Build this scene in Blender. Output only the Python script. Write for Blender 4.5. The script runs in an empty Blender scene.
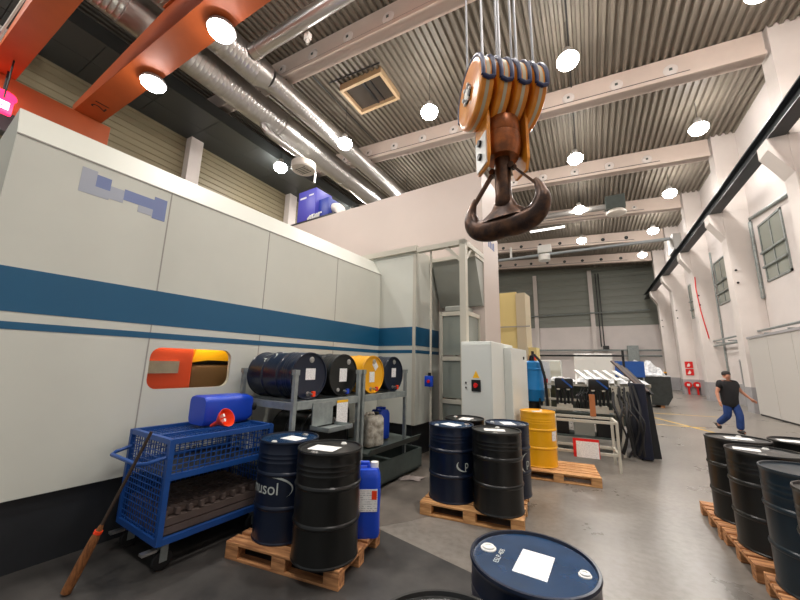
import bpy, bmesh, math, random
from mathutils import Matrix, Vector, Euler
PI = math.pi
R = math.radians
random.seed(7)
C = bpy.context.scene.collection
SC = bpy.context.scene

# ---------------------------------------------------------------- camera, world, exposure
CAM_H = 1.78
cam_d = bpy.data.cameras.new('camera')
cam_d.sensor_width = 36.0
cam_d.lens = 338.0 / 800.0 * 36.0
cam_d.clip_start = 0.05
cam = bpy.data.objects.new('camera', cam_d)
C.objects.link(cam)
_y, _p, _r = R(29.3), R(10.75), R(1.2)
_f = Vector((-math.sin(_y) * math.cos(_p), math.cos(_y) * math.cos(_p), math.sin(_p)))
_rt = Vector((math.cos(_y), math.sin(_y), 0))
_up = _rt.cross(_f)
_x = _rt * math.cos(_r) + _up * math.sin(_r)
_u = -_rt * math.sin(_r) + _up * math.cos(_r)
cam.matrix_world = Matrix(((_x.x, _u.x, -_f.x, 0), (_x.y, _u.y, -_f.y, 0), (_x.z, _u.z, -_f.z, CAM_H), (0, 0, 0, 1)))
SC.camera = cam

wd = bpy.data.worlds.new('world')
SC.world = wd
wd.use_nodes = True
wd.node_tree.nodes['Background'].inputs[0].default_value = (0.95, 0.97, 1.0, 1)
wd.node_tree.nodes['Background'].inputs[1].default_value = 0.40

SC.view_settings.view_transform = 'Standard'
SC.view_settings.look = 'None'
SC.view_settings.gamma = 1.0
SC.view_settings.use_curve_mapping = False
SC.view_settings.exposure = 0.0
LAMP_W = 190.0
LAMP_COL = (1.0, 0.95, 0.90)

# ---------------------------------------------------------------- helpers
def srgb(r, g, b):
    def f(c):
        c /= 255.0
        return c / 12.92 if c <= 0.04045 else ((c + 0.055) / 1.055) ** 2.4
    return (f(r), f(g), f(b), 1.0)

MATS = {}
def mat(name, col, rough=0.5, metal=0.0, var=0.0, scale=6.0, col2=None, stretch=(1, 1, 1), bump=0.0, emit=None, spec=None, detail=4.0):
    m = bpy.data.materials.new(name)
    m.use_nodes = True
    nt = m.node_tree
    b = nt.nodes['Principled BSDF']
    b.inputs['Base Color'].default_value = col
    b.inputs['Roughness'].default_value = rough
    b.inputs['Metallic'].default_value = metal
    if spec is not None:
        b.inputs['Specular IOR Level'].default_value = spec
    if emit:
        b.inputs['Emission Color'].default_value = emit[0]
        b.inputs['Emission Strength'].default_value = emit[1]
    if var > 0 or col2 is not None or bump > 0:
        tc = nt.nodes.new('ShaderNodeTexCoord')
        mp = nt.nodes.new('ShaderNodeMapping')
        mp.inputs['Scale'].default_value = stretch
        nz = nt.nodes.new('ShaderNodeTexNoise')
        nz.inputs['Scale'].default_value = scale
        nz.inputs['Detail'].default_value = detail
        nz.inputs['Roughness'].default_value = 0.6
        nt.links.new(tc.outputs['Object'], mp.inputs['Vector'])
        nt.links.new(mp.outputs['Vector'], nz.inputs['Vector'])
        if var > 0 or col2 is not None:
            c2 = col2 if col2 is not None else tuple(c * (1 - var) for c in col[:3]) + (1,)
            cr = nt.nodes.new('ShaderNodeValToRGB')
            cr.color_ramp.elements[0].position = 0.38
            cr.color_ramp.elements[1].position = 0.64
            cr.color_ramp.elements[0].color = c2
            cr.color_ramp.elements[1].color = col
            nt.links.new(nz.outputs['Fac'], cr.inputs['Fac'])
            nt.links.new(cr.outputs['Color'], b.inputs['Base Color'])
        if bump > 0:
            bp = nt.nodes.new('ShaderNodeBump')
            bp.inputs['Strength'].default_value = bump
            bp.inputs['Distance'].default_value = 0.02
            nt.links.new(nz.outputs['Fac'], bp.inputs['Height'])
            nt.links.new(bp.outputs['Normal'], b.inputs['Normal'])
    MATS[name] = m
    return m

def paper_mat(name, base=(0.86, 0.86, 0.84, 1), ink=(0.45, 0.45, 0.46, 1), scale=60.0):
    # white paper with thin unreadable grey lines
    m = mat(name, base, 0.6)
    nt = m.node_tree
    b = nt.nodes['Principled BSDF']
    tc = nt.nodes.new('ShaderNodeTexCoord')
    wv = nt.nodes.new('ShaderNodeTexWave')
    wv.wave_type = 'BANDS'
    wv.bands_direction = 'Y'
    wv.inputs['Scale'].default_value = 3.2
    nz = nt.nodes.new('ShaderNodeTexNoise')
    nz.inputs['Scale'].default_value = scale
    mul = nt.nodes.new('ShaderNodeMath'); mul.operation = 'MULTIPLY'
    cr = nt.nodes.new('ShaderNodeValToRGB')
    cr.color_ramp.elements[0].position = 0.40
    cr.color_ramp.elements[1].position = 0.50
    cr.color_ramp.elements[0].color = base
    cr.color_ramp.elements[1].color = ink
    sx_ = nt.nodes.new('ShaderNodeSeparateXYZ'); ad = nt.nodes.new('ShaderNodeMath'); ad.operation = 'ADD'; cx_ = nt.nodes.new('ShaderNodeCombineXYZ')
    nt.links.new(tc.outputs['Generated'], sx_.inputs[0]); nt.links.new(sx_.outputs['Y'], ad.inputs[0]); nt.links.new(sx_.outputs['Z'], ad.inputs[1])
    nt.links.new(ad.outputs[0], cx_.inputs['Y'])
    nt.links.new(cx_.outputs[0], wv.inputs['Vector'])
    nt.links.new(tc.outputs['Object'], nz.inputs['Vector'])
    nt.links.new(wv.outputs['Fac'], mul.inputs[0])
    nt.links.new(nz.outputs['Fac'], mul.inputs[1])
    nt.links.new(mul.outputs[0], cr.inputs['Fac'])
    nt.links.new(cr.outputs['Color'], b.inputs['Base Color'])
    return m

class MB:
    def __init__(s):
        s.bm = bmesh.new()
        s.mi = 0
    def _faces(s, vs, fs):
        v = [s.bm.verts.new(p) for p in vs]
        out = []
        for f in fs:
            try:
                fc = s.bm.faces.new([v[i] for i in f])
                fc.material_index = s.mi
                out.append(fc)
            except ValueError:
                pass
        return v, out
    def box(s, x0, x1, y0, y1, z0, z1, bev=0.0, M=None):
        x0, x1 = min(x0, x1), max(x0, x1); y0, y1 = min(y0, y1), max(y0, y1); z0, z1 = min(z0, z1), max(z0, z1)
        vs = [Vector(p) for p in ((x0, y0, z0), (x1, y0, z0), (x1, y1, z0), (x0, y1, z0), (x0, y0, z1), (x1, y0, z1), (x1, y1, z1), (x0, y1, z1))]
        if M is not None:
            vs = [M @ p for p in vs]
        v, f = s._faces(vs, [(0, 3, 2, 1), (4, 5, 6, 7), (0, 1, 5, 4), (1, 2, 6, 5), (2, 3, 7, 6), (3, 0, 4, 7)])
        if bev > 0:
            es = list({e for fc in f for e in fc.edges})
            bmesh.ops.bevel(s.bm, geom=es, offset=bev, segments=2, profile=0.5, affect='EDGES')
        return s
    def bar(s, p, q, w, h=None, up=(0, 0, 1), bev=0.0):
        h = h or w
        p, q = Vector(p), Vector(q)
        d = q - p
        L = d.length
        d.normalize()
        u = Vector(up)
        if abs(d.dot(u)) > 0.98:
            u = Vector((1, 0, 0))
        sx = u.cross(d).normalized()
        sz = d.cross(sx).normalized()
        M = Matrix(((sx.x, d.x, sz.x, p.x), (sx.y, d.y, sz.y, p.y), (sx.z, d.z, sz.z, p.z), (0, 0, 0, 1)))
        s.box(-w / 2, w / 2, 0, L, -h / 2, h / 2, bev, M)
        return s
    def tube(s, pts, r, n=8, closed=False, cap=True, flat=1.0):
        pts = [Vector(p) for p in pts]
        N = len(pts)
        rs = r if isinstance(r, (list, tuple)) else [r] * N
        rings = []
        prev = None
        for i in range(N):
            if closed:
                t = pts[(i + 1) % N] - pts[i - 1]
            else:
                t = pts[min(i + 1, N - 1)] - pts[max(i - 1, 0)]
            if t.length < 1e-9:
                t = Vector((0, 0, 1))
            t.normalize()
            if prev is None:
                a = Vector((0, 0, 1)) if abs(t.z) < 0.9 else Vector((1, 0, 0))
                nrm = (a - t * a.dot(t)).normalized()
            else:
                nrm = (prev - t * prev.dot(t))
                if nrm.length < 1e-6:
                    nrm = Vector((1, 0, 0))
                nrm.normalize()
            prev = nrm
            bn = t.cross(nrm)
            rings.append([s.bm.verts.new(pts[i] + (nrm * math.cos(2 * PI * k / n) + bn * math.sin(2 * PI * k / n) * flat) * rs[i]) for k in range(n)])
        m = N if closed else N - 1
        for i in range(m):
            a, b = rings[i], rings[(i + 1) % N]
            for k in range(n):
                f = s.bm.faces.new((a[k], a[(k + 1) % n], b[(k + 1) % n], b[k]))
                f.material_index = s.mi
        if cap and not closed:
            f = s.bm.faces.new(rings[0][::-1]); f.material_index = s.mi
            f = s.bm.faces.new(rings[-1]); f.material_index = s.mi
        return s
    def cyl(s, p, q, r, r2=None, n=20, cap=True):
        return s.tube([p, q], [r, r if r2 is None else r2], n, cap=cap)
    def lathe(s, prof, n=40, M=None):
        M = M or Matrix.Identity(4)
        rings = []
        for (r, z) in prof:
            if r < 1e-6:
                rings.append([s.bm.verts.new(M @ Vector((0, 0, z)))])
            else:
                rings.append([s.bm.verts.new(M @ Vector((r * math.cos(2 * PI * k / n), r * math.sin(2 * PI * k / n), z))) for k in range(n)])
        for a, b in zip(rings[:-1], rings[1:]):
            for k in range(n):
                k2 = (k + 1) % n
                if len(a) == 1 and len(b) == 1:
                    continue
                if len(a) == 1:
                    vs = (a[0], b[k2], b[k])
                elif len(b) == 1:
                    vs = (a[k], a[k2], b[0])
                else:
                    vs = (a[k], a[k2], b[k2], b[k])
                f = s.bm.faces.new(vs)
                f.material_index = s.mi
        return s
    def prism(s, poly, ax, d0, d1):
        # poly: list of 2D points; ax: axis of extrusion 'x','y','z'
        def P(a, b, d):
            return {'x': (d, a, b), 'y': (a, d, b), 'z': (a, b, d)}[ax]
        n = len(poly)
        vs = [P(a, b, d0) for a, b in poly] + [P(a, b, d1) for a, b in poly]
        fs = [tuple(range(n))[::-1], tuple(range(n, 2 * n))] + [(i, (i + 1) % n, n + (i + 1) % n, n + i) for i in range(n)]
        s._faces(vs, fs)
        return s
    def mesh_data(s, vs, fs):
        s._faces(vs, fs)
        return s
    def build(s, name, mats, parent=None, smooth=35, loc=None, rot=None):
        me = bpy.data.meshes.new(name)
        bmesh.ops.recalc_face_normals(s.bm, faces=s.bm.faces)
        s.bm.to_mesh(me)
        s.bm.free()
        if not isinstance(mats, (list, tuple)):
            mats = [mats]
        for m in mats:
            me.materials.append(m)
        if smooth:
            for p in me.polygons:
                p.use_smooth = True
            me.set_sharp_from_angle(angle=R(smooth))
        return link(name, me, parent, loc, rot)

def link(name, me, parent=None, loc=None, rot=None):
    o = bpy.data.objects.new(name, me)
    C.objects.link(o)
    if parent is not None:
        o.parent = parent
    if loc is not None:
        o.location = loc
    if rot is not None:
        o.rotation_euler = rot
    return o

def tag(o, label, cat, group=None):
    o['label'] = label
    o['category'] = cat
    if group:
        o['group'] = group
    return o

def thing(name, label, cat, loc=(0, 0, 0), rotz=0.0, group=None):
    o = bpy.data.objects.new(name, None)
    o.empty_display_size = 0.1
    C.objects.link(o)
    o.location = loc
    o.rotation_euler = (0, 0, rotz)
    return tag(o, label, cat, group)

def dup(root, loc, rotz=None, label=None, group=None):
    def rec(o, par):
        c = o.copy()
        C.objects.link(c)
        if par is not None:
            c.parent = par
        for ch in list(o.children):
            rec(ch, c)
        return c
    r = rec(root, None)
    r.location = loc
    if rotz is not None:
        r.rotation_euler = (r.rotation_euler[0], r.rotation_euler[1], rotz)
    if label:
        r['label'] = label
    if group:
        r['group'] = group
    return r

def struct(o, label=None):
    o['kind'] = 'structure'
    return o

def text_geo(body, size):
    cu = bpy.data.curves.new('lettering', 'FONT')
    cu.body = body
    cu.size = size
    cu.align_x = 'CENTER'
    cu.align_y = 'CENTER'
    ob = bpy.data.objects.new('lettering', cu)
    C.objects.link(ob)
    bpy.context.view_layer.update()
    dg = bpy.context.evaluated_depsgraph_get()
    me = bpy.data.meshes.new_from_object(ob.evaluated_get(dg))
    vs = [v.co.copy() for v in me.vertices]
    fs = [tuple(p.vertices) for p in me.polygons]
    bpy.data.objects.remove(ob)
    bpy.data.curves.remove(cu)
    bpy.data.meshes.remove(me)
    return vs, fs

# machine frame: u out of its long wall, v along it
MA = R(3.5)
MO = Vector((-4.36 * math.cos(MA), 4.36 * math.sin(MA), 0))
def mw(u, v, z=0.0):
    return Vector((MO.x + u * math.cos(MA) + v * math.sin(MA), MO.y - u * math.sin(MA) + v * math.cos(MA), z))

# ---------------------------------------------------------------- materials
m_wall = mat('white wall paint', srgb(226, 218, 214), 0.7, var=0.06, scale=0.7)
m_conc = mat('painted concrete', srgb(222, 214, 208), 0.7, var=0.07, scale=0.9)
m_beam = mat('roof beam concrete', srgb(212, 196, 184), 0.7, var=0.06, scale=1.2)
m_band = mat('grey wall paint', srgb(165, 163, 164), 0.6, var=0.08, scale=2)
m_deck = mat('galvanised roof deck', srgb(128, 120, 108), 0.5, 0.0, var=0.10, scale=0.8)
m_cream = mat('cream profiled sheet', srgb(142, 132, 106), 0.5)
m_olive = mat('grey green profiled sheet', srgb(132, 136, 127), 0.5)
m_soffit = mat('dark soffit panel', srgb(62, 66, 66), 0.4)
m_black = mat('black steel', srgb(24, 26, 28), 0.4)
m_rail = mat('dark crane rail', srgb(34, 40, 44), 0.45)
m_mach = mat('machine light grey paint', srgb(206, 208, 198), 0.38, var=0.03, scale=1.5)
m_mach2 = mat('machine pinkish grey paint', srgb(192, 179, 170), 0.42, var=0.03, scale=1.2)
m_blue = mat('petrol blue stripe paint', srgb(20, 86, 122), 0.4)
m_skirt = mat('dark machine skirt', srgb(36, 39, 43), 0.45, var=0.2, scale=3)
m_seam = mat('panel seam', srgb(158, 155, 148), 0.6)
m_steel = mat('bright steel', srgb(190, 190, 188), 0.3, 0.9)
m_galv = mat('galvanised rack steel', srgb(158, 166, 164), 0.42, 0.4, var=0.25, scale=9)
m_greyg = mat('grey green sump paint', srgb(76, 86, 82), 0.5, var=0.2, scale=5)
m_duct = mat('spiral duct', srgb(200, 198, 196), 0.3, 0.95)
m_crane = mat('orange crane paint', srgb(176, 82, 34), 0.5, var=0.10, scale=1.3)
m_crane_d = mat('brown crane paint', srgb(120, 52, 24), 0.5)
m_sheave = mat('amber sheave paint', srgb(232, 152, 46), 0.3, scale=4, col2=srgb(206, 122, 30))
m_hookst = mat('worn brown hook steel', srgb(96, 66, 46), 0.35, 0.6, scale=8, col2=srgb(52, 38, 32))
m_rope = mat('steel rope', srgb(120, 120, 122), 0.4, 0.7)
m_guard = mat('navy rope guard', srgb(36, 46, 84), 0.45)
m_groove = mat('grey sheave groove', srgb(186, 176, 150), 0.5)
m_ltrol = mat('trolley blue paint', srgb(28, 76, 148), 0.4, var=0.1, scale=4)
m_bcan = mat('blue plastic', srgb(22, 68, 190), 0.35, var=0.08, scale=3)
m_wcan = mat('dirty white plastic', srgb(206, 202, 188), 0.5, scale=9, col2=srgb(130, 122, 108))
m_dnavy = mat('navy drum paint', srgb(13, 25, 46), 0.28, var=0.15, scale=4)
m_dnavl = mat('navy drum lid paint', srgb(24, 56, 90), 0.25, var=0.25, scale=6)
m_dblk = mat('black drum paint', srgb(17, 18, 17), 0.3, var=0.15, scale=4)
m_dyel = mat('yellow drum paint', srgb(238, 172, 14), 0.32, var=0.05, scale=4)
m_dgrn = mat('dark petrol drum paint', srgb(18, 34, 44), 0.3, var=0.15, scale=4)
m_wood = mat('pallet wood', srgb(214, 164, 108), 0.7, scale=5, col2=srgb(172, 120, 72), stretch=(0.6, 6, 6))
m_woodo = mat('worn pallet wood', srgb(198, 142, 92), 0.75, scale=5, col2=srgb(140, 92, 56), stretch=(0.6, 6, 6))
m_paper = paper_mat('printed paper')
m_cap = mat('white plastic cap', srgb(225, 225, 220), 0.4)
m_red = mat('red plastic', srgb(214, 28, 26), 0.4)
m_orange = mat('orange red plastic', srgb(240, 66, 24), 0.35)
m_rubber = mat('black rubber', srgb(20, 20, 21), 0.6)
m_bristle = mat('straw bristles', srgb(150, 96, 50), 0.8, scale=20, col2=srgb(104, 62, 30), stretch=(4, 4, 0.6))
m_hazel = mat('dark broom wood', srgb(60, 46, 36), 0.6)
m_perf = mat('brown grey board', srgb(96, 82, 76), 0.7, var=0.15, scale=6)
m_cab = mat('cabinet light grey', srgb(214, 218, 212), 0.4)
m_frame = mat('aluminium frame paint', srgb(186, 182, 168), 0.4)
m_hop = mat('grey hopper sheet', srgb(146, 148, 140), 0.4)
m_purple = mat('violet blue unit paint', srgb(74, 74, 176), 0.4)
m_purple2 = mat('deep blue unit paint', srgb(40, 60, 150), 0.4)
m_hatch = mat('beige hatch lining', srgb(206, 178, 140), 0.6)
m_panel = mat('grey white wall panel', srgb(198, 194, 188), 0.45)
m_yelt = mat('pale yellow machine paint', srgb(214, 196, 132), 0.45)
m_yelt2 = mat('cream machine paint', srgb(190, 178, 150), 0.5)
m_vac = mat('vacuum blue paint', srgb(20, 120, 184), 0.35)
m_denim = mat('blue denim', srgb(34, 66, 128), 0.8, var=0.25, scale=14)
m_skin = mat('skin', srgb(196, 138, 112), 0.5)
m_shirt = mat('black cotton', srgb(24, 24, 27), 0.8)
m_hair = mat('dark hair', srgb(40, 34, 32), 0.7)
m_boot = mat('brown black boot leather', srgb(46, 40, 38), 0.6)
m_film = mat('white plastic film', srgb(224, 226, 226), 0.35, scale=9, col2=srgb(168, 172, 176))
m_dwrap = mat('black stretch film', srgb(52, 56, 54), 0.3, var=0.3, scale=5, bump=0.5)
m_navyc = mat('dark navy cloth', srgb(12, 20, 42), 0.8, var=0.3, scale=6)
m_yline = mat('yellow floor paint', srgb(214, 176, 70), 0.5, var=0.2, scale=8)
m_kraft = mat('brown board', srgb(170, 104, 60), 0.7)
m_pale = mat('pale ribbed metal', srgb(186, 182, 168), 0.45, var=0.15, scale=12)
m_lampw = mat('lamp lens', (1, 1, 1, 1), 0.4, emit=((1.0, 0.95, 0.90, 1), 62.0))
m_tubew = mat('fluorescent tube cover', (1, 1, 1, 1), 0.4, emit=((1.0, 0.97, 0.94, 1), 4.0))
m_lampg = mat('lamp housing grey', srgb(150, 148, 144), 0.4)
m_led = mat('red led lamp', srgb(255, 20, 60), 0.4, emit=((1.0, 0.02, 0.10, 1), 3.0))
m_ledw = mat('lit display digits', (1, 1, 1, 1), 0.4, emit=((1.0, 0.85, 0.9, 1), 5.0))
m_glass = mat('grey window glass', srgb(150, 156, 146), 0.15)
m_dglass = mat('cabinet pane', srgb(128, 134, 126), 0.12)
m_logo = mat('soft blue logo ink', srgb(120, 134, 176), 0.45)
m_logo2 = mat('pale blue logo ink', srgb(170, 176, 188), 0.45)
m_logob = mat('blue logo ink', srgb(40, 70, 130), 0.45)
m_inkw = mat('pale drum ink', srgb(190, 196, 190), 0.5)
m_blackpl = mat('black plastic', srgb(20, 21, 22), 0.4)
m_warn = mat('warning yellow', srgb(246, 190, 30), 0.5)
m_pink = mat('pink plastic cap', srgb(236, 90, 140), 0.4)
m_shade = mat('translucent white plastic pipe', srgb(222, 216, 206), 0.3)

# clear pane of the machine's viewing window
m_pane = bpy.data.materials.new('clear pane'); m_pane.use_nodes = True
_b = m_pane.node_tree.nodes['Principled BSDF']
_b.inputs['Base Color'].default_value = (0.95, 0.9, 0.8, 1)
_b.inputs['Roughness'].default_value = 0.05
_b.inputs['Transmission Weight'].default_value = 1.0
_b.inputs['IOR'].default_value = 1.1

# concrete floor: grey, blotchy, slightly glossy, oil stained and shade darkened by the drum storage
m_floor = bpy.data.materials.new('concrete floor'); m_floor.use_nodes = True
nt = m_floor.node_tree
b = nt.nodes['Principled BSDF']
tc = nt.nodes.new('ShaderNodeTexCoord')
n1 = nt.nodes.new('ShaderNodeTexNoise'); n1.inputs['Scale'].default_value = 0.9; n1.inputs['Detail'].default_value = 8; n1.inputs['Roughness'].default_value = 0.65
n2 = nt.nodes.new('ShaderNodeTexNoise'); n2.inputs['Scale'].default_value = 14; n2.inputs['Detail'].default_value = 6
r1 = nt.nodes.new('ShaderNodeValToRGB')
r1.color_ramp.elements[0].position = 0.32; r1.color_ramp.elements[0].color = srgb(108, 103, 97)
r1.color_ramp.elements[1].position = 0.68; r1.color_ramp.elements[1].color = srgb(136, 130, 122)
r2 = nt.nodes.new('ShaderNodeValToRGB')
r2.color_ramp.elements[0].position = 0.30; r2.color_ramp.elements[0].color = (0.72, 0.70, 0.68, 1)
r2.color_ramp.elements[1].position = 0.60; r2.color_ramp.elements[1].color = (1, 1, 1, 1)
mx = nt.nodes.new('ShaderNodeMix'); mx.data_type = 'RGBA'; mx.blend_type = 'MULTIPLY'; mx.inputs['Factor'].default_value = 0.8
rr = nt.nodes.new('ShaderNodeMapRange'); rr.inputs['To Min'].default_value = 0.22; rr.inputs['To Max'].default_value = 0.36
nt.links.new(tc.outputs['Object'], n1.inputs['Vector']); nt.links.new(tc.outputs['Object'], n2.inputs['Vector'])
nt.links.new(n1.outputs['Fac'], r1.inputs['Fac']); nt.links.new(n2.outputs['Fac'], r2.inputs['Fac'])
nt.links.new(r1.outputs['Color'], mx.inputs['A']); nt.links.new(r2.outputs['Color'], mx.inputs['B'])
nt.links.new(mx.outputs['Result'], b.inputs['Base Color'])
nt.links.new(n1.outputs['Fac'], rr.inputs['Value']); nt.links.new(rr.outputs['Result'], b.inputs['Roughness'])
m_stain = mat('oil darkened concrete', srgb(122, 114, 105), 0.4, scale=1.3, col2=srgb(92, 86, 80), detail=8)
m_mat = mat('oil stained and shaded floor', srgb(76, 73, 70), 0.5, scale=1.4, col2=srgb(44, 43, 42), detail=8)  # dark oily floor, the crane's shade mixed into the colour

# ---------------------------------------------------------------- the setting
YK = [1.86 + 6.42 * k for k in range(0, 7)]          # bay axes: beams and columns
Y0, Y1 = -7.0, 45.6
XL, XR = -17.0, 7.0
def zb(x):                                            # underside of the roof beams: the roof falls to the right
    return 12.72 - 0.06 * (x - 1.0)
BH = 0.95

m = MB(); m.box(XL - 0.5, XR + 0.5, Y0, Y1 + 0.5, -0.15, 0); struct(m.build('floor', m_floor, smooth=0))
# oil darkened floor coatings by the drum storage, the apron with crane shade painted in, a couple of millimetres thick
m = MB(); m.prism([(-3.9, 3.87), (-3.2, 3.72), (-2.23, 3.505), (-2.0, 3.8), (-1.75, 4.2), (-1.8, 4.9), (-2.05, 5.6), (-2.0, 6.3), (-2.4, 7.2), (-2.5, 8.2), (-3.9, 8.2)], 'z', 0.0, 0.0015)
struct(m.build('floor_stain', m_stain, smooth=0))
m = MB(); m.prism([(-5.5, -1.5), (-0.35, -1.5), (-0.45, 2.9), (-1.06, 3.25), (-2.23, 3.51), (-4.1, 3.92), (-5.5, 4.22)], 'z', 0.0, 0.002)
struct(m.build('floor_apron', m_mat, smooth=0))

m = MB()
vs, fs = [], []
pitch = 0.26
x = XL
prof = []
while x < XR + 0.2:
    zt = zb(x) + BH
    prof += [(x, zt), (x + 0.10, zt), (x + 0.14, zt + 0.11), (x + 0.22, zt + 0.11)]
    x += pitch
for (px, pz) in prof:
    vs.append((px, Y0, pz)); vs.append((px, Y1, pz))
for i in range(len(prof) - 1):
    fs.append((2 * i, 2 * i + 1, 2 * i + 3, 2 * i + 2))
m.mesh_data(vs, fs)
m.prism([(XL - 0.5, zb(XL - 0.5) + BH + 0.16), (XR + 0.5, zb(XR + 0.5) + BH + 0.16), (XR + 0.5, zb(XR + 0.5) + BH + 0.3), (XL - 0.5, zb(XL - 0.5) + BH + 0.3)], 'y', Y0, Y1 + 0.5)
struct(m.build('ceiling', m_deck, smooth=0))

m = MB(); m.box(XR, XR + 0.3, Y0, Y1 + 0.3, 0, 13.6); struct(m.build('wall_right', m_wall, smooth=0))
m = MB(); m.box(6.97, XR, Y0, Y1, 0, 1.1); struct(m.build('baseboard_right', m_band, smooth=0))
# left wall: horizontally profiled cream sheet
m = MB()
z = 0.0; pr = []
while z < 14.0:
    pr += [(XL, z), (XL, z + 0.16), (XL - 0.05, z + 0.19), (XL - 0.05, z + 0.27)]
    z += 0.30
vs = []; fs = []
for (px, pz) in pr:
    vs.append((px, Y0, pz)); vs.append((px, Y1, pz))
for i in range(len(pr) - 1):
    fs.append((2 * i, 2 * i + 1, 2 * i + 3, 2 * i + 2))
m.mesh_data(vs, fs); m.box(XL - 0.4, XL - 0.08, Y0, Y1 + 0.3, 0, 14.2)
struct(m.build('wall_left', m_cream, smooth=0))
# back wall: white below, profiled sheet above
m = MB(); m.box(XL, XR + 0.3, Y1, Y1 + 0.3, 0, 6.6); struct(m.build('wall_back', m_wall, smooth=0))
m = MB()
z = 6.6; pr = []
while z < 14.3:
    pr += [(Y1 - 0.06, z), (Y1 - 0.06, z + 0.5), (Y1, z + 0.56), (Y1, z + 0.80)]
    z += 0.86
vs = []; fs = []
for (py, pz) in pr:
    vs.append((XL, py, pz)); vs.append((XR, py, pz))
for i in range(len(pr) - 1):
    fs.append((2 * i, 2 * i + 1, 2 * i + 3, 2 * i + 2))
m.mesh_data(vs, fs); m.box(XL, XR, Y1 + 0.02, Y1 + 0.3, 6.6, 14.4)
struct(m.build('wall_back_cladding', m_olive, smooth=0))
# dark soffit strip along the left wall, panelled
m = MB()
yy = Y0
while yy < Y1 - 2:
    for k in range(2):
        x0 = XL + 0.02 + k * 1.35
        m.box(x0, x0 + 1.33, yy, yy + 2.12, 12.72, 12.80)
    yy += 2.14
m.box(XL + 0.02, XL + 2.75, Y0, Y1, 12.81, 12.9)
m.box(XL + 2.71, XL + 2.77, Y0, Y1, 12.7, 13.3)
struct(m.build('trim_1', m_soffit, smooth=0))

# yellow walkway lines on the floor
for i, (p, q) in enumerate([((1.3, 17.9), (3.0, 13.6)), ((-1.0, 17.6), (4.2, 18.2)), ((-1.0, 14.3), (3.0, 14.5))]):
    m = MB(); m.bar((p[0], p[1], 0.002), (q[0], q[1], 0.002), 0.09, 0.003)
    struct(m.build('trim_%d' % (i + 2), m_yline, smooth=0))

# ---------------------------------------------------------------- roof beams and columns
beam_names = ['second nearest roof beam, crossing above the chimney pipe and skylight', 'third roof beam, passing right behind the crane hook',
              'fourth roof beam, just behind the low end of the hook', 'fifth roof beam, above the white hanging box on the rail',
              'sixth roof beam, second from the back wall', 'roof beam nearest the back wall, dark caps along its face']
for k, yk in enumerate(YK[1:7]):
    if yk > Y1: continue
    t = thing('roof_beam', 'pale concrete roof beam, ' + beam_names[k], 'beam', (0, yk, 0), group='roof beams')
    m = MB()
    xl = XL + 0.45; xr = 6.0
    for (y0, y1, za, zbm) in ((-0.18, 0.18, 0.0, BH), (-0.25, 0.25, 0.0, 0.14)):
        pl = [(xl, zb(xl) + za), (xr, zb(xr) + za), (xr, zb(xr) + zbm), (xl, zb(xl) + zbm)]
        m.prism(pl, 'y', y0, y1)
    m.build('web', m_beam, t, smooth=0)
    for j in range(12):
        xh = 3.45 - 1.74 * j
        if xh < -15: break
        zc = zb(xh) + 0.42
        m = MB()
        q_ = 1.6 if k < 3 else 1.0
        m.lathe([(0, 0.045), (0.10 * q_, 0.045), (0.13 * q_, 0.03), (0.15 * q_, 0)], 20, Matrix.Translation((xh, -0.18, zc)) @ Matrix.Rotation(PI / 2, 4, 'X'))
        m.mi = 1; m.box(xh - 0.05, xh + 0.05, -0.24, -0.225, zc - 0.05, zc + 0.05)
        m.build('round_cap', [m_conc if k < 4 else m_black, m_greyg], t)
    m = MB(); m.tube([(xx, -0.2, zb(xx) + 0.19) for xx in (-14, -6, 4.0)], 0.018, 6); m.build('cable', m_black, t)

col_words = ['column before the partition panels, out at the picture edge', 'column standing at the far end of the white partition panels', 'column right behind the walking man, thin red hose down its side',
             'column beside the red wall boxes and yellow striped guard', 'last but one column before the back wall', 'column nearest the back wall']
for k, yk in enumerate(YK[1:7]):
    t = thing('wall_column', 'white concrete crane column with bracket, ' + col_words[k], 'column', (0, yk + 0.1, 0), group='crane columns on the right wall')
    m = MB(); m.box(6.05, 6.999, -0.36, 0.36, 0, 9.3, bev=0.02); m.build('shaft', m_conc, t, smooth=0)
    m = MB(); m.box(6.1, 6.999, -0.36, 0.36, 9.3, 13.55); m.build('upper_shaft', m_conc, t, smooth=0)
    m = MB(); m.prism([(6.05, 8.0), (5.55, 8.9), (5.55, 9.3), (6.05, 9.3)], 'y', -0.35, 0.35); m.build('bracket', m_conc, t, smooth=0)
    m = MB(); m.box(6.035, 6.05, -0.37, 0.37, 0, 1.1); m.box(6.05, 6.96, -0.375, -0.36, 0, 1.1); m.build('grey_base', m_band, t, smooth=0)
    m = MB()
    for z_ in (5.8, 6.4): m.cyl((6.2, -0.37, z_), (6.2, -0.40, z_), 0.05, n=12)
    m.build('anchor', m_black, t)

t = thing('crane_runway', 'dark steel crane runway beam along the right wall on white brackets', 'rail', (5.8, 0, 9.3))
m = MB(); m.box(-0.22, 0.22, Y0, 44.8, 0.0, 0.04); m.box(-0.03, 0.03, Y0, 44.8, 0.04, 0.5); m.box(-0.20, 0.20, Y0, 44.8, 0.5, 0.54); m.build('girder', m_rail, t, smooth=0)
m = MB(); m.box(-0.04, 0.04, Y0, 44.8, 0.54, 0.62); m.build('rail', m_rail, t, smooth=0)
m = MB()
for k in range(0, 7):
    m.box(-0.235, 0.235, YK[k] - 0.12 + 0.1, YK[k] + 0.12 + 0.1, 0.042, 0.046)
m.build('fish_plate', m_galv, t, smooth=0)

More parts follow.
